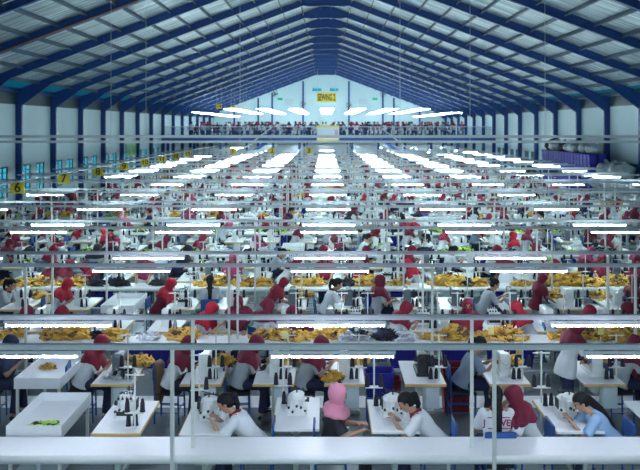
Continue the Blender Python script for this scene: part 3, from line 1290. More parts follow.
def heap_mesh(seed, n, rx, ry, h, mats, two=0.2):
    rr = random.Random(seed)
    b = MB()
    b.ell((0, 0, 0.0), (rx * 0.75, ry * 0.75, h * 0.72), n=12, m=8)
    b.v = [(x, y, max(z, 0.0)) for x, y, z in b.v]
    for i in range(n):
        a = rr.random() * 2 * PI
        q = math.sqrt(rr.random())
        x, y = rx * q * math.cos(a), ry * q * math.sin(a)
        z = 0.03 + h * (1 - q * q) * (0.75 + 0.25 * rr.random())
        M = Matrix.Translation((x, y, z)) @ Matrix.Rotation(rr.random() * 2 * PI, 4, 'Z') @ Matrix.Rotation(rr.uniform(-0.6, 0.6), 4, 'X') @ Matrix.Rotation(rr.uniform(-0.6, 0.6), 4, 'Y')
        b.merge(piece(rr, 0.16), M, mi=1 if rr.random() < two else 0)
    b.v = [(x, y, max(z, 0.001)) for x, y, z in b.v]
    return b.mesh('heap', mats, True)


HEAPS = {}
for i in range(4):
    HEAPS[('gold', i)] = heap_mesh(10 + i, 34, 0.24, 0.17, 0.13, [CLOTH['gold'], CLOTH['brown']], 0.22)
    HEAPS[('black', i)] = heap_mesh(20 + i, 22, 0.20, 0.15, 0.10, [CLOTH['black'], CLOTH['navy']], 0.3)
    HEAPS[('white', i)] = heap_mesh(30 + i, 22, 0.22, 0.16, 0.12, [CLOTH['white'], CLOTH['pale grey']], 0.3)
    HEAPS[('grey', i)] = heap_mesh(40 + i, 22, 0.22, 0.16, 0.12, [CLOTH['pale grey'], CLOTH['black']], 0.3)
    HEAPS[('lime', i)] = heap_mesh(50 + i, 22, 0.20, 0.15, 0.08, [CLOTH['lime'], CLOTH['black']], 0.5)
    HEAPS[('blue', i)] = heap_mesh(60 + i, 22, 0.20, 0.15, 0.10, [M_CRATE, CLOTH['blue grey']], 0.4)
HW = {'gold': 'heap of golden yellow cloth', 'black': 'heap of black cloth', 'white': 'heap of white cloth', 'grey': 'heap of grey and black cloth', 'lime': 'heap of lime green and black cloth', 'blue': 'heap of blue cloth'}
NH = [0]
STUFF_H = MB()
HMATS = [CLOTH[c] for c in ('gold', 'brown', 'black', 'navy', 'white', 'pale grey', 'lime', 'blue grey')] + [M_CRATE]


def heap(x, y, col, z=TZ, s=1.0, where='', sz=None):
    if not -10 < x2px(x, y) < 650:
        return None
    if NH[0] >= 300:
        me = HEAPS[(col, R.randrange(4))]
        idx = [HMATS.index(m) for m in me.materials]
        hb = from_mesh(me)
        hb.m = [idx[q] for q in hb.m]
        STUFF_H.merge(hb, Matrix.Translation((x, y, z)) @ Matrix.Scale(s, 4))
        return None
    o = obj('fabric_heap', HEAPS[(col, R.randrange(4))])
    o.location = (x, y, z)
    o.rotation_euler = (0, 0, R.uniform(-0.5, 0.5) + (PI if R.random() < 0.5 else 0))
    o.scale = (s, min(s, 1.05), sz or s)
    NH[0] += 1
    reg(o, HW[col], where, 'fabric heap', 'heaps of cut fabric on the tables')
    return o


# crates
def crate_mb(w=0.42, d=0.34, h=0.32):
    b = MB()
    n = 8
    def ring(z, k, t=0.0):
        x, y = w / 2 * k - t, d / 2 * k - t
        return [(x, -y, z), (x, y, z), (-x, y, z), (-x, -y, z)]
    b.rings([ring(0, 0.86), ring(h * 0.92, 0.98), ring(h * 0.92, 1.04), ring(h, 1.04), ring(h, 0.95), ring(0.03, 0.80)], cap=True)
    for i in range(5):
        x = -w * 0.36 + w * 0.18 * i
        b.bx(x - 0.008, x + 0.008, -d / 2 * 1.0, -d / 2 * 0.93, h * 0.1, h * 0.9)
    return b


CRATE = crate_mb().mesh('crate', [M_CRATE])
CRATER = crate_mb().mesh('crate', [M_REDBIN])
NC = [0]


def crate(x, y, z=0.0, s=(1, 1, 1), red=False, where='', rz=0.0, px_check=True):
    if px_check and not -10 < x2px(x, y) < 650:
        return
    o = obj('crate', CRATER if red else CRATE)
    o.location = (x, y, z)
    o.scale = s
    o.rotation_euler = (0, 0, rz)
    NC[0] += 1
    reg(o, ('dark red' if red else 'violet blue') + ' plastic crate', where, 'crate', 'plastic crates between the sewing lines')


# ------------------------------------------------------------------ the sewing lines
PER, YB = 4.504, 7.70
ORD = ['zeroth', 'first', 'second', 'third', 'fourth', 'fifth', 'sixth', 'seventh', 'eighth', 'ninth', 'tenth', 'eleventh', 'twelfth', 'thirteenth', 'fourteenth', 'fifteenth',
       'sixteenth', 'seventeenth', 'eighteenth', 'nineteenth']
for _t, _n in (('twent', 'twenty'), ('thirt', 'thirty'), ('fort', 'forty'), ('fift', 'fifty'), ('sixt', 'sixty'), ('sevent', 'seventy'), ('eight', 'eighty'), ('ninet', 'ninety')):
    ORD.append(_t + 'ieth')
    ORD += [_n + '-' + q for q in ORD[1:10]]


def xrange_at(y, pad=0.6):
    lo = max(-13.0, px2x(0, y) - pad)
    hi = min(13.3, px2x(640, y) + pad)
    return lo, hi


# overhead rails with posts, tube lights under each
LP, LX0 = 3.03, 0.06
TUBE_BODY = MB().bx(-0.61, 0.61, -0.014, 0.014, 0.026, 0.056)
TUBE = MB().cyl((-0.58, 0, 0), (0.58, 0, 0), 0.0078, n=8)
TCAP = MB().bx(-0.60, -0.58, -0.016, 0.016, -0.016, 0.03).bx(0.58, 0.60, -0.016, 0.016, -0.016, 0.03)
TB, TT, TC = TUBE_BODY.mesh('housing', [M_STEEL]), TUBE.mesh('tube', [M_TUBE]), TCAP.mesh('cap', [M_ENAMEL])
_t = MB().merge(TUBE_BODY, mi=0).merge(TUBE, mi=1).merge(TCAP, mi=0)
TLOD = _t.mesh('tube_light', [M_STEEL, M_TUBE])
NT = [0]
STUFF_T = MB()


def tube_light(x, y, z, where, detail, violet=False):
    if not -40 < x2px(x, y) < 680:
        return
    if NT[0] >= 300:
        STUFF_T.merge(_t, Matrix.Translation((x, y, z)))
        return
    NT[0] += 1
    if detail:
        o = bpy.data.objects.new('tube_light', None)
        COL.objects.link(o)
        obj('housing', TB, o)
        obj('tube', TT, o, mats=[M_TUBEP if violet else M_TUBE])
        obj('end_caps', TC, o)
    else:
        o = obj('tube_light', TLOD)
    o.location = (x, y, z)
    reg(o, 'lit white fluorescent tube', where, 'tube light', 'fluorescent tubes under the overhead rails')


POSTM = {}


def rail(k, which):
    y = YB + PER * k + (1.19 if which else 0.0)
    idx = 2 * k + which + 1
    z = CH - 2.125
    lo, hi = -13.4, 13.6
    r = obj('overhead_rail', MB().bx(lo, hi, y - 0.02, y + 0.02, z - 0.026, z + 0.026).bx(lo, hi, y - 0.028, y + 0.028, z + 0.020, z + 0.028).mesh('rail', [M_RAIL]))
    tag(r, 'grey horizontal steel rail on white posts, %s rail from the front' % ORD[idx], 'overhead rail', 'overhead rails across the hall')
    lo2, hi2 = xrange_at(y - 0.26, 1.5) if k <= 13 else (-9, 12)
    j = -5
    while True:
        x = 1.62 + 3.10 * j
        j += 1
        if x > hi:
            break
        if x < lo or not -10 < x2px(x, y) < 650:
            continue
        o = obj('post', MB().bx(x - 0.017, x + 0.017, y - 0.017, y + 0.017, TZ if which and k < NL - 1 and k != 14 and lo2 < x < hi2 else 0.0, z - 0.02).mesh('post', [M_POST]), r)
    where = 'on %s overhead rail' % ORD[idx]
    for j in range(-3, 5):
        x = LX0 + LP * j
        if k < 2 and False:
            continue
        if R.random() < (0.25 if abs(j) > 2 else 0.05) and k > 2:
            continue
        tube_light(x, y, z - 0.095, where, k < 3, violet=(k < 2))


NL = 19
TZ = 0.78
for yy_, nm_ in ((YB - PER, 'on overhead rail below the camera'), (YB - PER + 1.19, 'on overhead rail next beyond the camera')):
    r_ = obj('overhead_rail', MB().bx(-13.4, 13.6, yy_ - 0.02, yy_ + 0.02, CH - 2.151, CH - 2.099).mesh('rail', [M_RAIL]))
    tag(r_, 'grey horizontal steel rail carrying tubes, ' + ('under' if yy_ < 4 else 'just beyond') + ' the viewpoint', 'overhead rail', 'overhead rails across the hall')
    for j_ in range(-4, 5):
        obj('post', MB().bx(1.62 + 3.1 * j_ - 0.017, 1.62 + 3.1 * j_ + 0.017, yy_ - 0.017, yy_ + 0.017, 0.0, CH - 2.14).mesh('post', [M_POST]), r_) if 1.62 + 3.1 * j_ < 13.6 else None
        if abs(j_) < 3:
            o = obj('tube_light', TLOD, loc=(LX0 + LP * j_, yy_, CH - 2.22))
            reg(o, 'lit white fluorescent tube', nm_, 'tube light', 'fluorescent tubes under the overhead rails')
for k in range(NL):
    rail(k, 0)
    rail(k, 1)

# long bundle tables
for k in [q for q in range(NL - 1) if q != 14]:
    y0 = YB + PER * k + 0.93
    lo, hi = xrange_at(y0, 1.5)
    if k > 13:
        lo, hi = -9, 12
    r = bpy.data.objects.new('bundle_table', None)
    COL.objects.link(r)
    r.location = (0, y0, 0)
    obj('tabletop', MB().bx(lo, hi, 0, 0.56, TZ - 0.03, TZ).mesh('tabletop', [M_WHITE]), r)
    lip = MB().lathe((lo, 0, TZ - 0.03), [(0, 0.045), (hi - lo, 0.045)], 12, axis='X')
    obj('front_pipe', lip.mesh('front_pipe', [M_ENAMEL], True), r)
    x = lo + 0.3
    n = 0
    while x < hi and n < 30:
        obj('leg', MB().bx(x - 0.02, x + 0.02, 0.08, 0.48, 0, 0.04).bx(x - 0.02, x + 0.02, 0.26, 0.30, 0.04, TZ - 0.03).mesh('leg', [M_STEEL]), r)
        x += 1.52
        n += 1
    obj('shelf', MB().bx(lo, hi, 0.06, 0.5, 0.30, 0.32).mesh('shelf', [M_STEEL]), r)
    tag(r, 'long white bundle table spanning the hall, %s from the front' % ORD[k + 1], 'table', 'long white bundle tables')

SC = ['maroon'] * 9 + ['dark red'] * 6 + ['bright red'] * 2 + ['pink', 'rose', 'rose', 'black']


def wrow(n):
    return 'in %s sewing row' % ORD[n]


# ---- row 1 (line 0, behind its bundle table)
yA = YB + 1.95
w = wrow(1)
tray_table(-3.42, 9.95, w)
station(-2.45, 9.85, 'over', where=w)
station(-1.42, 9.80, 'over', where=w, flip=True)
person(-0.82, 9.52, 'sit_low', 'l', 'pony', shirt='white', where=w, desc='black ponytailed person in white shirt leaning over machine')
chair(-0.82, 9.52, 'l', w)
station(-0.36, 9.98, 'over', where=w, flip=True)
pk = person(0.06, 9.45, 'sit_up', 'r', 'shortscarf', 'pink', 'black', 'black', where=w, desc='pink-scarfed person with glasses and black top facing right')
chair(0.06, 9.45, 'r', w)
station(0.82, 9.90, 'over', where=w, flip=True)
person(1.33, 9.55, 'sit_low', 'l', 'pony', shirt='white', where=w, desc='black-haired person in white shirt bent over small white cloth')
chair(1.33, 9.55, 'l', w)
pj = person(2.00, 9.35, 'sit_up', 'b', 'long', shirt='white', where=w, desc='person with long black ponytail and lettered white shirt back')
chair(2.00, 9.35, 'b', w)
person(2.46, 9.50, 'sit_think', 'l', 'scarf', 'maroon', 'white', where=w, desc='maroon-scarfed person in white shirt resting hand on cheek')
chair(2.46, 9.50, 'l', w)
station(2.98, 9.90, 'over', where=w, flip=True)
person(3.42, 9.55, 'sit_low', 'l', 'long', shirt='light blue', where=w, desc='black-haired person in pale blue shirt writing at overlock table')
chair(3.42, 9.55, 'l', w)
station(4.15, 9.85, 'over', where=w)
station(-4.6, 9.85, 'lock', where=w)
# lettering on the shirt back
if pj:
    J = POSES['sit_up']['J']
    t = textmesh('J      VES', 0.105, [CLOTH['rose']])
    bk = J['neck'] - J['ax'] * 0.125 - J['fw'] * 0.130
    o = obj('shirt_lettering', t, pj)
    o.rotation_euler = (0, 0, -PI / 2)
    o.location = bk + Vector((-0.012, 0, 0))
    for dz in (0.06, -0.06):
        obj('shirt_stripe', MB().box((bk.x - 0.004 + dz * 0.1, 0, bk.z + dz), (0.012, 0.26, 0.008)).mesh('stripe', [CLOTH['rose']]), pj)

if pk:
    J = POSES['sit_up']['J']
    g = MB()
    for sgn in (-1, 1):
        c0 = J['head'] + J['hfw'] * 0.097 + J['hup'] * 0.002 + Vector((0, sgn * 0.031, 0))
        for q in range(10):
            t0, t1 = 2 * PI * q / 10, 2 * PI * (q + 1) / 10
            g.cyl(c0 + J['hup'] * 0.018 * math.sin(t0) + Vector((0, 0.022 * math.cos(t0), 0)), c0 + J['hup'] * 0.018 * math.sin(t1) + Vector((0, 0.022 * math.cos(t1), 0)), 0.0022, n=5)
        g.cyl(c0 + Vector((0, sgn * 0.022, 0)), c0 + Vector((0, sgn * 0.048, 0)) - J['hfw'] * 0.08, 0.002, n=5)
    g.cyl(J['head'] + J['hfw'] * 0.098 + Vector((0, -0.01, 0)), J['head'] + J['hfw'] * 0.098 + Vector((0, 0.01, 0)), 0.002, n=5)
    obj('eyeglasses', g.mesh('eyeglasses', [M_BLACKP]), pk)
    pr = MB()
    for q in range(5):
        pr.box(J['neck'] + J['fw'] * 0.12 - J['ax'] * (0.10 + 0.03 * (q % 2)) + Vector((0, -0.09 + 0.045 * q, 0)), (0.02, 0.03, 0.03), rx=0.6)
    obj('red_print', pr.mesh('print', [CLOTH['bright red']]), pk)

# ---- row 2 (line 1, in front of its bundle table)
w = wrow(2)
yB = YB + PER - 0.58
yb = YB + PER - 0.36
def seat(x, y, face='r', pose='sit_work', **kw):
    ww = kw.get('where', '')
    det = kw.get('detail', True)
    jit = kw.pop('jitter', R.uniform(-0.15, 0.15))
    if det:
        x -= 0.40 * POSES[pose]['J']['head'].x * math.cos(FACE[face])
    p = person(x, y, pose, face, jitter=jit, **kw)
    if pose.startswith('sit'):
        c_ = chair(x, y, face, ww, det, rz=FACE[face] + jit)
    return p


tray_table(-4.02, yB + 0.1, w)
seat(-4.85, yb, 'r', top='scarf', tcol='navy', shirt='navy', where=w, desc='person in dark navy clothes at left edge')
seat(-3.50, yb, 'r', tcol='dark red', shirt='white', where=w)
station(-2.97, yB, 'lock', M_MGREY, where=w)
seat(-2.20, yb, 'r', tcol='maroon', shirt='white', sleeve='black', where=w)
station(-1.74, yB, 'lock', where=w)
seat(-1.20, yb, 'r', tcol='maroon', shirt='pale grey', sleeve='black', where=w)
station(-0.73, yB, 'lock', where=w)
seat(-0.24, yb, 'r', tcol='maroon', shirt='pale grey', where=w)
station(0.26, yB, 'lock', where=w)
crate(0.78, yb - 0.1, 0.42, (1, 1, 1.1), where=w)
obj_st = obj('crate_stand', MB().bx(-0.2, 0.2, -0.16, 0.16, 0.39, 0.41).bx(-0.19, -0.16, -0.15, -0.12, 0, 0.39).bx(0.16, 0.19, -0.15, -0.12, 0, 0.39).bx(-0.19, -0.16, 0.12, 0.15, 0, 0.39).bx(0.16, 0.19, 0.12, 0.15, 0, 0.39).mesh('crate_stand', [M_CHAIRB]), loc=(0.78, yb - 0.1, 0))
tag(obj_st, 'blue steel stand under the violet blue crate beside machine table', 'stand')
crate(1.03, yb + 0.35, 0.22, (0.5, 0.8, 0.9), red=True, where=w)
station(1.38, yB, 'lock', M_BLACKP, where=w, desc='sewing table with black machine and nobody seated')
crate(1.98, yb + 0.4, 0.0, (1.0, 1, 2.2), red=True, where=w)
seat(2.12, yb, 'r', top='pony', shirt='blue grey', where=w, pose='sit_work')
station(2.55, yB, 'lock', where=w)
person(3.48, yb - 0.25, 'stand_work', 'r', 'scarf', 'maroon', 'white', where=w, sleeve='blue grey')
station(3.86, yB, 'lock', where=w)
seat(4.42, yb, 'r', tcol='maroon', shirt='pale grey', where=w)
station(4.92, yB, 'lock', where=w)
# brown jacket hanging on a chair back
jk = MB()
rs = []
for i, (z_, a_, c_) in enumerate(((0.88, 0.05, 0.10), (0.84, 0.07, 0.16), (0.70, 0.06, 0.15), (0.50, 0.07, 0.14), (0.34, 0.06, 0.12), (0.28, 0.04, 0.09))):
    rs.append([(a_ * math.cos(t) * (1 + 0.2 * math.sin(5 * t + i)), c_ * math.sin(t) * (1 + 0.1 * math.sin(7 * t + i)), z_) for t in [2 * PI * j / 24 for j in range(24)]])
jk.rings(rs)
o = obj('jacket', jk.mesh('jacket', [CLOTH['brown']], True), loc=(-2.46, yb - 0.05, 0.0))
tag(o, 'brown jacket hanging on a chair back behind seated maroon-scarfed worker', 'jacket')


# ---- heaps on bundle table 2 (front row of gold cloth), then 3
def table_heaps(k, lst):
    y = YB + PER * k + 0.93 + 0.30
    wh = 'on %s bundle table' % ORD[k + 1]
    for px, col, s in lst:
        heap(px2x(px, y), y + R.uniform(-0.05, 0.08), col, where=wh, s=s)


table_heaps(1, [(8, 'gold', 0.9), (53, 'gold', 0.9), (75, 'gold', 1.15), (97, 'black', 0.9), (115, 'gold', 1.0), (150, 'white', 0.8), (183, 'gold', 1.05), (262, 'gold', 0.8), (280, 'gold', 0.9), (298, 'gold', 0.9), (318, 'gold', 0.7), (335, 'gold', 1.0),
                (356, 'grey', 1.1), (384, 'black', 1.1), (403, 'white', 0.9), (431, 'gold', 0.7), (456, 'gold', 1.2), (487, 'gold', 0.8), (508, 'gold', 1.1), (566, 'gold', 1.0), (583, 'gold', 1.1), (600, 'gold', 0.8), (618, 'gold', 1.3), (636, 'gold', 0.8)])
table_heaps(2, [(5, 'gold', 0.7), (25, 'gold', 1.1), (41, 'gold', 1.1), (68, 'gold', 0.9), (78, 'gold', 1.0), (96, 'black', 1.2), (118, 'black', 1.3), (158, 'black', 0.9), (208, 'gold', 1.1), (222, 'gold', 1.1), (249, 'gold', 1.0), (262, 'gold', 1.1),
                (302, 'gold', 0.9), (314, 'gold', 1.0), (349, 'black', 1.1), (362, 'gold', 1.0), (372, 'gold', 1.3), (400, 'gold', 0.8), (447, 'gold', 1.6), (461, 'black', 1.4), (478, 'gold', 1.0), (520, 'gold', 0.8), (545, 'gold', 0.9), (560, 'gold', 1.5), (574, 'gold', 1.6),
                (594, 'gold', 1.1), (613, 'gold', 1.2), (624, 'gold', 1.1)])

# ---- row 3 (line 1, behind the table)
w = wrow(2)
for x, c_ in ((-2.85, 'gold'), (-1.62, 'gold'), (-0.62, 'gold'), (0.36, 'gold'), (1.45, 'black'), (2.65, 'gold'), (3.98, 'gold'), (-2.98, 'grey')):
    heap(x + 0.06, yB + (0.36 if c_ != 'grey' else -0.28), c_, where='on sewing table in second row', s=0.85)
heap(px2x(333, yB - 0.3), yB - 0.40, 'gold', where='on front of sewing table in second row', s=0.6, sz=0.8)
heap(-3.42, 9.62, 'lime', z=0.71, where='in white tray table in first row', s=0.9, sz=0.5)
heap(-4.15, yB + 0.35, 'gold', z=0.71, where='in white tray table in second row', s=0.5)
w = wrow(3)
y = YB + PER + 1.95
for px, pose, face, top, tc, sh in ((14, 'sit_low', 'r', 'scarf', 'maroon', 'white'), (76, 'sit_low', 'l', 'scarf', 'dark red', 'white'), (203, 'sit_work', 'r', 'scarf', 'bright red', 'white'),
                                    (262, 'sit_work', 'br', 'scarf', 'maroon', 'white'), (306, 'sit_low', 'l', 'scarf', 'maroon', 'maroon'), (397, 'sit_work', 'r', 'scarf', 'dark red', 'white'),
                                    (467, 'sit_up', 'f', 'maskscarf', 'dark red', 'dark red'), (526, 'sit_work', 'l', 'scarf', 'bright red', 'white'), (577, 'sit_low', 'r', 'scarf', 'dark red', 'maroon'), (637, 'sit_work', 'l', 'scarf', 'maroon', 'white')):
    seat(px2x(px, y), y, face, pose, top=top, tcol=tc, shirt=sh, where=w)
person(px2x(240, y), y - 0.1, 'stand_work', 'f', 'scarf', 'maroon', 'white', sleeve='black', where=w, scale=0.88)
for px, kd, hc in ((38, 'lock', None), (110, 'lock', None), (165, 'lock', None), (222, 'lock', None), (285, 'lock', None), (330, 'lock', M_MGREY), (356, 'over', None), (425, 'over', None), (445, 'lock', None), (497, 'over', None), (550, 'lock', None), (604, 'lock', None)):
    station(px2x(px, y), y + 0.3, kd, hc, where=w)
heap(px2x(381, y), y + 0.25, 'grey', where=w)

# ---- row 4 (line 2 front)
w = wrow(4)
y = YB + PER * 2 - 0.36
for px, pose, face, top, tc, sh, desc in ((4, 'sit_work', 'r', 'pony', 'x', 'pale grey', None), (60, 'sit_work', 'r', 'scarf', 'bright red', 'white', None), (163, 'sit_work', 'r', 'scarf', 'bright red', 'maroon', None),
                                          (210, 'sit_up', 'b', 'long', 'x', 'pale grey', None), (330, 'sit_work', 'r', 'pony', 'x', 'white', None), (378, 'sit_up', 'r', 'maskscarf', 'maroon', 'pale grey', None),
                                          (487, 'sit_work', 'r', 'bun', 'x', 'pale grey', None), (633, 'sit_up', 'r', 'scarf', 'maroon', 'maroon', None)):
    seat(px2x(px, y), y, face, pose, top=top, tcol=tc, shirt=sh, where=w, desc=desc)
person(px2x(268, y), y - 0.1, 'stand_bend', 'r', 'scarf', 'dark red', 'dark red', where=w, scale=0.86, desc='dark red-scarfed person in red shirt bending over machine')
person(px2x(534, y), y - 0.1, 'stand_work', 'r', 'scarf', 'maroon', 'maroon', 'pale grey', where=w, scale=0.86, desc='maroon-scarfed person in maroon top standing beside machines')
for px, kd, hc in ((28, 'lock', None), (85, 'lock', None), (186, 'over', None), (233, 'lock', None), (293, 'lock', M_MGREY), (348, 'lock', M_MGREY), (405, 'lock', M_MGREY), (452, 'lock', M_MGREY), (508, 'lock', M_MGREY), (563, 'lock', None), (610, 'lock', None)):
    station(px2x(px, y), y - 0.22, kd, hc, where=w)
tray_table(px2x(126, y), y - 0.10, w)
for px, c_ in ((30, 'gold'), (300, 'gold'), (560, 'gold'), (603, 'gold')):
    heap(px2x(px, y) + 0.05, y + 0.28, c_, where=w, s=0.9)
# ---- row 5
w = wrow(5)
y = YB + PER * 2 + 1.95
for px, pose, face, top, tc, sh in ((46, 'sit_low', 'r', 'scarf', 'maroon', 'maroon'), (63, 'sit_work', 'r', 'scarf', 'maroon', 'white'), (95, 'sit_low', 'l', 'scarf', 'dark red', 'dark red'), (362, 'sit_low', 'l', 'scarf', 'dark red', 'white'),
                                    (415, 'sit_work', 'l', 'scarf', 'bright red', 'white'), (548, 'sit_work', 'r', 'scarf', 'dark red', 'white'), (635, 'sit_up', 'f', 'scarf', 'maroon', 'maroon')):
    seat(px2x(px, y), y, face, pose, top=top, tcol=tc, shirt=sh, where=w)
for px, pose, face, top, tc, sh in ((147, 'stand_work', 'f', 'scarf', 'rose', 'white'), (234, 'stand_work', 'f', 'scarf', 'rose', 'white'), (283, 'stand_bend', 'r', 'scarf', 'maroon', 'white'), (325, 'stand_work', 'f', 'scarf', 'dark red', 'white'),
                                    (505, 'stand_work', 'b', 'scarf', 'maroon', 'white'), (598, 'stand_work', 'f', 'scarf', 'maroon', 'white')):
    person(px2x(px, y), y - 0.1, pose, face, top, tc, sh, where=w, scale=0.9)
for px, kd, hc in ((25, 'lock', None), (115, 'lock', None), (190, 'over', None), (208, 'lock', M_MGREY), (258, 'lock', None), (303, 'lock', None), (345, 'lock', None), (388, 'over', None), (440, 'lock', M_MGREY), (470, 'lock', None), (530, 'lock', None), (575, 'lock', None), (618, 'lock', M_MGREY)):
    station(px2x(px, y), y + 0.3, kd, hc, where=w)

# ---- the remaining rows
def fill(n, k, which):
    w = wrow(n)
    yp = YB + PER * k + (1.95 if which else -0.36)
    yt = yp + (0.3 if which else -0.22)
    lo, hi = xrange_at(yp, 0.2)
    x = lo + R.uniform(0, 0.5)
    det = n <= 6
    while x < hi:
        d = R.random()
        st_ = R.random()
        right = R.random() < (0.85 if which == 0 else 0.55)
        if st_ < 0.90:
            if d < 0.83:
                pose = R.choice(['sit_work'] * 4 + ['sit_low'] * 2 + ['sit_up'] + ['stand_work'] * 2 + ['stand_bend'])
                face = 'r' if right else 'l'
                if R.random() < 0.2:
                    face = R.choice(['f', 'b', 'fr', 'fl'])
                top = 'scarf' if R.random() < 0.84 else 'pony'
                tc = R.choice(SC)
                sh = R.choice(['white'] * 7 + ['pale grey'] * 4 + ['blue grey', 'maroon', 'navy'])
                xp = x if right else x + 0.95
                if pose.startswith('sit'):
                    seat(xp, yp + R.uniform(-0.1, 0.1), face, pose, top=top, tcol=tc, shirt=sh, where=w, detail=det)
                else:
                    person(xp, yp - 0.1, pose, face, top, tc, sh, where=w, detail=det, scale=0.9)
            xt = x + 0.48
            hc = M_MGREY if R.random() < 0.2 else None
            station(xt, yt, R.choice(['lock', 'lock', 'over']), hc, where=w, detail=det)
            if R.random() < 0.45:
                hx = R.choice(HCOL[n])
                heap(xt + 0.02, yt + 0.37, hx, where='on table in %s sewing row' % ORD[n], s=0.75)
        elif st_ < 0.96:
            tray_table(x + 0.48, yt, w)
        x += R.uniform(1.08, 1.30)


HCOL = defaultdict(lambda: ['white', 'white', 'black', 'grey', 'gold', 'blue'])
HCOL[6] = ['lime', 'lime', 'black', 'white']
HCOL[7] = ['lime', 'black', 'white']
n = 6
for k in [q for q in range(3, NL - 1) if q != 14]:
    fill(n, k, 0)
    fill(n + 1, k, 1)
    n += 2
    y = YB + PER * k + 1.22
    lo, hi = xrange_at(y, 0)
    x = lo
    cols = ['lime'] * 4 + ['white'] * 3 + ['black'] * 3 + ['grey'] * 2 if k in (3, 4) else ['white'] * 5 + ['black'] * 3 + ['grey'] * 3 + ['gold'] * 3 + ['blue', 'lime']
    while x < hi:
        heap(x, y + R.uniform(-0.06, 0.06), R.choice(cols), where='on %s bundle table' % ORD[k + 1], s=R.uniform(0.8, 1.3))
        x += R.uniform(0.45, 0.9)

# crates on the shelf level below and behind bundle tables
for k, pxs in ((1, (140, 158, 195, 330, 402, 455, 500, 520, 578, 600)), (2, (84, 92, 108, 300, 345, 375, 400, 500)), (0, ())):
    y = YB + PER * k + 0.93 + 0.28
    for px in pxs:
        crate(px2x(px, y), y, 0.322, (1.0, 0.8, 0.95), where='below %s bundle table' % ORD[k + 1])
for k in range(3, 11):
    y = YB + PER * k + 0.93 + 0.28
    lo, hi = xrange_at(y, 0)
    for i in range(5):
        crate(lo + (hi - lo) * (i + R.random() * 0.8) / 5, y, 0.322, (1.0, 0.8, 0.95), where='below %s bundle table' % ORD[k + 1])

# leftovers past the first 300, one object each kind
if STUFF_H.v:
    o = obj('distant_fabric_heaps', STUFF_H.mesh('distant_fabric_heaps', HMATS, True))
    tag(o, 'distant fabric heaps on the farthest bundle tables', 'fabric heaps', kind='stuff')
if STUFF_P.v:
    o = obj('distant_workers', STUFF_P.mesh('distant_workers', [M_SKIN] + [CLOTH[c] for c in PSLOT[1:]], True))
    tag(o, 'distant crowd of workers in the last sewing rows and upper floor', 'people', kind='stuff')
    CROWD = o

# ------------------------------------------------------------------ numbered yellow signs
SB = MB().bx(-0.21, 0.21, -0.008, 0.008, -0.17, 0.17).mesh('board', [M_YELLOW])
def number_sign(x, y, z, s, label, k=1.0):
    o = obj('number_sign', SB)
    o.location = (x, y, z)
    o.scale = (k, 1, k)
    t = obj('numeral', textmesh(s, 0.40 if len(s) < 2 else 0.34, [M_INK]), o)
    t.location = (0, -0.012, 0)
    if y > 72:
        top = (zr(x) + 0.35 - z) / k
        for sx in (-0.165, 0.165):
            obj('hanger', MB().bx(sx - 0.008, sx + 0.008, -0.004, 0.004, 0.15, top).mesh('hanger', [M_STEEL]), o)
    tag(o, label, 'sign', 'yellow line number signs')


LW = {6: 'nearest of the left row of signs'}
for nline in range(6, 14):
    k = nline - 2
    y = YB + PER * k - 0.12
    number_sign(-9.87, y, CH - 1.98, str(nline), 'yellow hanging sign with black number %s, above the left aisle' % ['six', 'seven', 'eight', 'nine', 'ten', 'eleven', 'twelve', 'thirteen'][nline - 6], 1.05)
YSG = YB + PER * 12
for px, py, yy, s, lab in ((233, 152, 60.5, '1', 'yellow hanging sign numbered 1, far down the hall left of centre'), (272, 151, 60.5, '2', 'yellow hanging sign numbered 2, far down the hall'),
                           (309, 151, 60.5, '3', 'yellow hanging sign numbered 3, far down the hall near centre')):
    number_sign(px2x(px, YSG), YSG - 0.04, 2.225 + 0.026 + 0.18, s, lab, 1.2)
number_sign(px2x(219, 73), 73.0, 6.15, '14', 'yellow sign numbered 14 hanging at the upper floor, left', 1.25)
number_sign(px2x(233, 79), 79.0, 6.15, '15', 'yellow sign numbered 15 hanging over the upper floor', 1.1)
number_sign(px2x(245, 86), 86.0, 6.1, '16', 'yellow sign numbered 16 hanging far over the upper floor', 0.95)
# longitudinal tray carrying the signs
for x, lab in ((-9.95, 'grey cable tray running down the left aisle above the number signs'),):
    b = MB()
    for s in (-1, 1):
        b.bx(x + s * 0.07 - 0.008, x + s * 0.07 + 0.008, YB, 72.5, 2.54, 2.57)
    t = obj('cable_tray', b.mesh('cable_tray', [M_MGREY]))
    b2 = MB()
    yy = YB
    while yy < 72:
        b2.bx(x - 0.07, x + 0.07, yy, yy + 0.03, 2.545, 2.555)
        yy += 0.6
    obj('rungs', b2.mesh('rungs', [M_RAIL]), t)['kind'] = 'stuff'
    tag(t, lab, 'cable tray')

# cable tray high across the hall, hung on rods
YT = 26.0
b = MB()
b.bx(XL + 0.4, XR - 0.4, YT - 0.05, YT + 0.05, CH - 10.5 * YT / F - 0.045, CH - 10.5 * YT / F + 0.045)
t = obj('cable_tray', b.mesh('cable_tray', [M_RAIL]))
t2 = MB().bx(XL + 0.4, XR - 0.4, YT + 0.3, YT + 0.36, CH - 16.0 * YT / F - 0.04, CH - 16.0 * YT / F + 0.04)
obj('lower_rail', t2.mesh('lower_rail', [M_RAIL]), t)
for px in (111, 146, 240, 400, 470, 545):
    x = px2x(px, YT)
    obj('hanger_rod', MB().cyl((x, YT, CH - 16 * YT / F), (x, YT + 0.0, zr(x) + 0.42), 0.008, n=6).mesh('rod', [M_STEEL]), t)
tag(t, 'pale cable tray hung on thin rods across the whole hall', 'cable tray')

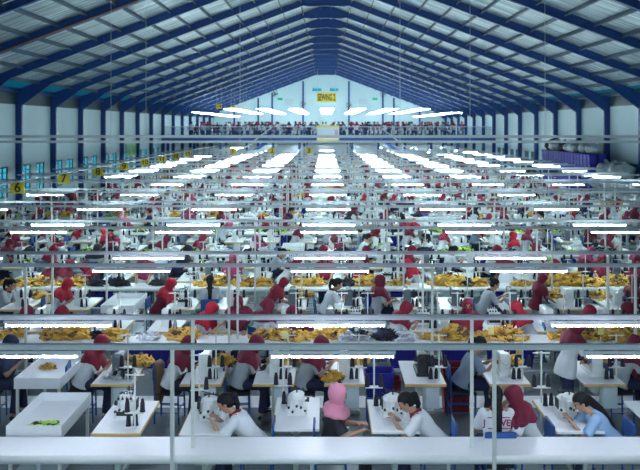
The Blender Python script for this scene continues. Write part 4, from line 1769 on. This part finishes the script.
# ------------------------------------------------------------------ mezzanine furniture
ms = MEZ_Y
r = obj('mezzanine_railing', MB().bx(XL + 0.3, XR - 0.3, ms - 0.03, ms + 0.03, MEZ_Z + 1.05, MEZ_Z + 1.11).mesh('top_rail', [M_STEEL]))
tag(r, 'blue and grey railing along the front of the upper floor', 'railing')
bars = MB()
x = XL + 0.4
i = 0
while x < XR - 0.4:
    bars.bx(x - 0.012, x + 0.012, ms - 0.012, ms + 0.012, MEZ_Z + 0.06, MEZ_Z + 1.05)
    x += 0.10
o = obj('balusters', bars.mesh('balusters', [M_BLUE]), r)
o['kind'] = 'stuff'
obj('kick_panel', MB().bx(XL + 0.3, XR - 0.3, ms + 0.02, ms + 0.03, MEZ_Z + 0.06, MEZ_Z + 0.30).mesh('kick', [M_BLUE]), r)
# people and tables on the upper floor
MP = MB()
MS2 = MB()
for row, yy in enumerate((74.9, 77.6, 80.6, 84.0, 88.0, 92.5)):
    x = -12.6
    while x < 12.8:
        if not (abs(x) < 1.6 and row == 0) and R.random() < 0.86:
            t = 'scarf' if R.random() < 0.75 else 'pony'
            pose = R.choice(['sit_up', 'stand_work', 'stand_work', 'stand_work'] if row < 3 else ['sit_work', 'sit_up', 'stand_work'])
            lo_ = LOWEST[(pose, t)]
            M = Matrix.Translation((x, yy, MEZ_Z)) @ Matrix.Rotation(R.choice([0, PI, PI / 2, -PI / 2]), 4, 'Z')
            sl = [0, PSLOT.index(R.choice(['white', 'navy', 'navy', 'pale grey', 'blue grey'])), 2, PSLOT.index(R.choice(['maroon', 'dark red', 'rose', 'black']) if t == 'scarf' else 'black')]
            o_ = len(MP.v)
            MP.v += [tuple(M @ Vector(p)) for p in lo_.v]
            MP.f += [tuple(i_ + o_ for i_ in f) for f in lo_.f]
            MP.m += [sl[k_] for k_ in lo_.m]
        if R.random() < 0.3:
            MS2.merge(LODS['lock'], Matrix.Translation((x + 0.5, yy, MEZ_Z)))
        x += R.uniform(0.6, 0.9)
o = obj('upstairs_workers', MP.mesh('upstairs_workers', [M_SKIN] + [CLOTH[c] for c in PSLOT[1:]], True))
tag(o, 'crowd of seated workers on the upper floor behind the blue railing', 'people', kind='stuff')
o = obj('upstairs_sewing_tables', MS2.mesh('upstairs_sewing_tables', [M_WHITE, M_EDGE, M_LEG, M_ENAMEL, M_POST, M_THREADB]))
tag(o, 'rows of white sewing tables on the upper floor', 'sewing tables', kind='stuff')
if STUFF_S.v:
    o = obj('distant_sewing_tables', STUFF_S.mesh('distant_sewing_tables', [M_WHITE, M_EDGE, M_LEG, M_ENAMEL, M_POST, M_THREADB]))
    tag(o, 'distant sewing machine tables in the last rows before the upper floor', 'sewing tables', kind='stuff')
# tube rows above the upper floor: each row of tubes runs down the hall
for j in range(-4, 5):
    x = 0.1 + 3.0 * j
    b = MB()
    for q in range(14):
        b.merge(_t, Matrix.Translation((0, q * 2.3, 0)) @ Matrix.Scale(1.1, 4, (1, 0, 0)))
    o = obj('tube_light_row', b.mesh('tube_light_row', [M_ENAMEL, M_TUBE]), loc=(x, 75.0, 5.95 if abs(j) < 4 else 5.6))
    reg(o, 'receding row of lit tubes', 'above the upper floor', 'tube light', 'tube light rows over the upper floor')
if STUFF_T.v:
    o = obj('distant_tube_lights', STUFF_T.mesh('distant_tube_lights', [M_ENAMEL, M_TUBE]))
    tag(o, 'farthest lit tubes over the sewing lines under the upper floor', 'tube lights', kind='stuff')

# yellow banner, notice board
yb_ = 73.54
cx_, cz_ = px2x(326.5, 96.0), CH + (VY - 97.5) * 96.0 / F
o = obj('hanging_banner', MB().bx(-1.18, 1.18, -0.02, 0.02, -0.56, 0.56).mesh('banner', [M_YELLOW]), loc=(cx_, 96.0, cz_))
tt = obj('banner_lettering', textmesh('SEWING 2', 0.62, [M_INK], bold=0.035), o)
tt.location = (0, -0.03, -0.02)
_w = max(v.co.x for v in tt.data.vertices) - min(v.co.x for v in tt.data.vertices)
tt.scale = (2.12 / _w, 1, 1.75)
obj('banner_cords', MB().cyl((-1.1, 0, 0.56), (-1.1, 0, zr(0) - cz_ - 0.0), 0.012, n=6).cyl((1.1, 0, 0.56), (1.1, 0, zr(1.1) - cz_), 0.012, n=6).mesh('cords', [M_STEEL]), o)
tag(o, 'yellow banner lettered SEWING 2 hanging under the far roof ridge', 'banner')
bx_, bz_ = px2x(328, yb_), CH + (VY - 132.5) * yb_ / F
o = obj('notice_board', MB().bx(-1.02, 1.02, -0.02, 0.02, -0.62, 0.62).mesh('board', [mat('board_white', (0.62, 0.68, 0.74), 0.5)]), loc=(bx_, yb_, bz_))
obj('header_strip', MB().bx(-1.02, 1.02, -0.03, -0.02, 0.52, 0.66).mesh('strip', [M_YELLOW]), o)
obj('footer_strip', MB().bx(-1.02, 1.02, -0.03, -0.02, -0.86, -0.60).mesh('strip', [M_YELLOW]), o)
obj('panel_print', MB().bx(0.62, 0.92, -0.03, -0.02, -0.30, 0.25).mesh('print', [mat('print_pink', (0.62, 0.40, 0.48), 0.6)]), o)
tag(o, 'white notice board with yellow strips hung on the upper floor railing', 'notice board')
# wall fans on the far gable
for px, py, lab in ((275, 94, 'dark round wall fan high on the far wall, outermost left'), (303, 104, 'dark round wall fan left of the yellow banner'), (349, 105, 'dark round wall fan right of the yellow banner'), (383, 94, 'dark round wall fan high on the far wall, outermost right')):
    yy = 106.8
    r_ = bpy.data.objects.new('wall_fan', None)
    COL.objects.link(r_)
    r_.location = (px2x(px, yy), yy, CH + (VY - py) * yy / F)
    cage = MB()
    rad = 0.42
    for q in range(4):
        rr_ = rad * (q + 1) / 4
        n_ = 18
        for a in range(n_):
            t0, t1 = 2 * PI * a / n_, 2 * PI * (a + 1) / n_
            cage.cyl((rr_ * math.cos(t0), -0.08 * (1 - q / 4), rr_ * math.sin(t0)), (rr_ * math.cos(t1), -0.08 * (1 - q / 4), rr_ * math.sin(t1)), 0.012, n=5)
    obj('cage', cage.mesh('cage', [M_BLACKP]), r_)
    bl = MB()
    for q in range(3):
        bl.box((0.19 * math.cos(q * 2.094), 0.02, 0.19 * math.sin(q * 2.094)), (0.30, 0.01, 0.16), ry=-q * 2.094, rx=0.3)
    obj('blades', bl.mesh('blades', [M_MGREY]), r_)
    obj('motor', MB().lathe((0, 0, 0), [(0, 0.10), (0.25, 0.10), (0.5, 0.05), (1.15, 0.05)], 12, axis='Y').mesh('motor', [M_BLACKP]), r_)
    tag(r_, lab, 'wall fan', 'fans on the far wall')
for px, lab in ((280, 'small green lit exit sign on the far wall, left'), (375, 'small green lit exit sign on the far wall, right')):
    yy = 107.7
    o = obj('exit_sign', MB().bx(-0.35, 0.35, -0.04, 0.04, -0.16, 0.16).mesh('exit_sign', [M_GREENLIT]), loc=(px2x(px, yy), yy, CH + (VY - 99) * yy / F))
    tag(o, lab, 'exit sign')
# far-wall upper windows
for i, (xa, xb) in enumerate(((-1.9, -0.55), (0.45, 1.7))):
    wn += 1
    f = MB()
    f.bx(xa, xb, Y1 - 0.03, Y1 + 0.03, 9.0, 9.04).bx(xa, xb, Y1 - 0.03, Y1 + 0.03, 9.46, 9.5).bx(xa, xa + 0.04, Y1 - 0.03, Y1 + 0.03, 9.0, 9.5).bx(xb - 0.04, xb, Y1 - 0.03, Y1 + 0.03, 9.0, 9.5)
    o = struct('window_%d' % wn, f, M_WHITE)
    obj('pane', MB().bx(xa, xb, Y1 + 0.0, Y1 + 0.01, 9.04, 9.46).mesh('pane', [M_GLASS]), o)
for px in (289, 363):
    yy = 107.85
    o = obj('wall_panel', MB().bx(-0.6, 0.6, -0.03, 0.03, -0.45, 0.45).mesh('wall_panel', [mat('panel_grey', (0.55, 0.64, 0.70), 0.6)]), loc=(px2x(px, yy), yy, CH + (VY - 102) * yy / F))
    tag(o, 'pale rectangular panel on the far wall %s of the banner' % ('left' if px < 326 else 'right'), 'wall panel')


# staircases
def stair(side):
    x0, x1 = side * 9.2, side * 5.0
    yy = 72.4
    r_ = bpy.data.objects.new('staircase', None)
    COL.objects.link(r_)
    r_.location = (x0, yy, 0)
    n_ = 18
    stp = MB()
    for q in range(n_):
        x = (x1 - x0) * (q + 0.5) / n_
        stp.box((x, 0, MEZ_Z * (q + 1) / n_ - 0.02), (abs(x1 - x0) / n_ + 0.04, 1.0, 0.03))
    o = obj('treads', stp.mesh('treads', [M_STEEL]), r_)
    L = math.hypot(x1 - x0, MEZ_Z)
    ang = math.atan2(MEZ_Z, (x1 - x0))
    for s in (-1, 1):
        obj('stringer', MB().box(((x1 - x0) / 2, s * 0.52, MEZ_Z / 2), (L, 0.04, 0.28), ry=-ang).mesh('stringer', [M_BLUE]), r_)
        obj('handrail', MB().box(((x1 - x0) / 2, s * 0.52, MEZ_Z / 2 + 0.95), (L, 0.05, 0.06), ry=-ang).mesh('handrail', [M_STEEL]), r_)
    tag(r_, 'blue staircase rising to the upper floor on the %s' % ('left' if side < 0 else 'right'), 'staircase', 'staircases to the upper floor')


stair(-1)
stair(1)

# ------------------------------------------------------------------ stacks along the right wall
def sack_mesh(seed):
    rr = random.Random(seed)
    b = MB().ell((0, 0, 0.3), (0.42, 0.38, 0.36), n=20, m=14)
    v = []
    for (x, y, z) in b.v:
        k = 1 + 0.10 * math.sin(11 * x + seed) * math.cos(13 * z + 2 * seed) + 0.10 * math.sin(17 * y + seed * 3)
        v.append((x * k, y * k, max(0.0, z * k)))
    b.v = v
    return b


SACK = []
for i in range(3):
    b = sack_mesh(i)
    b.cyl((0.0, 0, 0.62), (0.03, 0.02, 0.78), 0.05, 0.10, n=10)
    SACK.append(b.mesh('sack', [M_PLBAG], True))


def place_shelf(x, y0, y1, h, levels, lab):
    r_ = bpy.data.objects.new('storage_rack', None)
    COL.objects.link(r_)
    r_.location = (x, y0, 0)
    L = y1 - y0
    for q in range(levels):
        z = h * (q + 1) / levels - 0.1
        obj('shelf', MB().bx(-0.5, 0.5, 0, L, z - 0.03, z).mesh('shelf', [M_STEEL]), r_)
    n_ = max(2, int(L / 2.5) + 1)
    for q in range(n_):
        yy = L * q / (n_ - 1)
        for sx in (-0.48, 0.48):
            obj('upright', MB().bx(sx - 0.02, sx + 0.02, yy - 0.02, yy + 0.02, 0, h - 0.1).mesh('upright', [M_BLUE]), r_)
    tag(r_, lab, 'storage rack')


place_shelf(14.0, 41.0, 50.6, 2.0, 2, 'blue steel storage rack stacked with violet crates along the right wall')
for lev, z in ((0, 0.90), (1, 1.90)):
    yy = 41.4
    while yy < 50.2:
        for st in range(3 if lev else 2):
            for xx in (13.75, 14.25):
                if lev == 0 and xx > 14:
                    continue
                crate(xx, yy, z + st * 0.325, (0.98, 1.25, 1.0), where='on the storage rack by right wall', px_check=True)
        yy += 0.5 + R.random() * 0.08
for i in range(7):
    yy = 35.0 + i * 0.93
    for lvl in range(4 if i > 2 else 3):
        o = obj('plastic_sack', SACK[i % 3])
        o.location = (14.05 + R.uniform(-0.25, 0.25), yy + R.uniform(-0.1, 0.1), lvl * 0.62)
        o.rotation_euler = (0, 0, R.random() * 6)
        o.scale = (1.15, 1.15, 1.0)
        reg(o, 'filled clear plastic sack', 'by the right wall', 'sack', 'clear plastic sacks by the right wall')
for i in range(8):
    yy = 51.3 + i * 0.95
    for lvl in range(3):
        o = obj('plastic_sack', SACK[i % 3], mats=[R.choice([CLOTH['black'], CLOTH['black'], M_PLBAG, CLOTH['blue grey'], M_CRATE])])
        o.location = (14.2 + R.uniform(-0.2, 0.2), yy, lvl * 0.62)
        o.rotation_euler = (0, 0, R.random() * 6)
        o.scale = (1.15, 1.15, 1.0)
        reg(o, 'stuffed sack', 'by far end of right wall', 'sack', 'dark sacks by the right wall')
for i in range(7):
    yy = 41.9 + i * 1.3
    o = obj('plastic_sack', SACK[i % 3])
    o.location = (14.0 + R.uniform(-0.1, 0.1), yy, 2.88)
    o.rotation_euler = (0, 0, R.random() * 6)
    o.scale = (1.0, 1.3, 0.85)
    if i in (4, 6):
        o.material_slots[0].link = 'OBJECT'
        o.material_slots[0].material = CLOTH['black']
        reg(o, 'filled black sack', 'on the crates by right wall', 'sack', 'sacks on top of the crates')
    else:
        reg(o, 'filled clear plastic sack', 'on the crates by right wall', 'sack', 'sacks on top of the crates')

# left wall: green poster, blue lit door leaf, pale cabinets
o = obj('wall_poster', MB().bx(-0.03, 0.03, -1.6, 1.6, -0.6, 0.6).mesh('poster', [mat('poster_green', (0.16, 0.50, 0.20), 0.5, var=0.6, scale=1.5)]), loc=(XL + 0.06, 62.0, 2.6))
tag(o, 'green and white poster on the left wall near the upper floor', 'poster')

# small yellow cards clipped to posts
for px, py, yy, s in ((155, 179, 20, 0), (519, 354, 13.25, 1), (120, 342, 13.25, 1), (64, 318, 16.2, 1), (491, 334, 13.2, 1), (601, 334, 13.2, 1), (285, 338, 13.2, 1), (80, 292, 16.6, 1), (600, 304, 16.3, 1), (48, 302, 16.3, 1)):
    if not s:
        continue
    z = CH - (py - VY) * yy / F
    o = obj('yellow_card', MB().box((0, 0, 0.05), (0.10, 0.004, 0.13), rx=0.15).cyl((0, 0.01, -0.02 - z + TZ), (0, 0.01, 0.12), 0.005, n=6, mi=1).mesh('card', [mat('card_yellow', (0.85, 0.78, 0.28), 0.6), M_POST]), loc=(px2x(px, yy), yy, z))
    reg(o, 'small yellow card on thin stick', 'above the tables', 'card', 'yellow cards above the tables')

# white cloth piece on the table of the bent-over worker
o = obj('white_cloth_piece', MB().bx(-0.09, 0.09, -0.12, 0.12, 0, 0.006).bx(-0.05, 0.08, -0.06, 0.13, 0.006, 0.012).mesh('cloth', [CLOTH['white']]), loc=(0.78, 9.66, TZ))
tag(o, 'flat white cloth piece under the hands of bent worker', 'cloth')

# rust pipe on one rafter; white bars stand in for bright roof gaps
for side, yy, c_, lab in ((1, FR[6] - 0.14, M_WHITE, 'thin white bar for a bright roof gap along a near rafter, upper right'), (-1, FR[6] - 0.14, M_WHITE, 'thin white bar for a bright roof gap along a near rafter, upper left'), (-1, FR[7] - 0.14, mat('rust_pipe', (0.35, 0.17, 0.09), 0.6), 'thin rust coloured pipe along a near rafter, upper left')):
    b = MB()
    zz = 0.26 if c_ is M_WHITE else 0.02
    b.cyl((side * 1.5, yy, zr(1.5) + zz), (side * 14.4, yy, zr(14.4) + zz), 0.025, n=8)
    tag(obj('conduit', b.mesh('conduit', [c_])), lab, 'conduit')

# ------------------------------------------------------------------ labels, once neighbours are known
from collections import defaultdict
G = defaultdict(list)
bpy.context.view_layer.update()
for o, d, wv in REG:
    G[(d, wv)].append(o)
for (d, wv), lst in G.items():
    lst.sort(key=lambda o: (round(x2px(o.location.x, o.location.y), 1), -o.location.z))
    for i, o in enumerate(lst):
        if len(lst) == 1:
            o['label'] = ('%s %s' % (d, wv)).replace(',,', ',')
        else:
            on = ORD[i + 1] if i + 1 < len(ORD) else '%dth' % (i + 1)
            o['label'] = ('%s, %s from left %s' % (d, on, wv)).replace(',,', ',')
        if len(o['label'].split()) > 16:
            print('LONG', o['label'])
print('COUNTS people', NP, 'stations', NS, 'tubes', NT, 'heaps', NH, 'crates', NC)
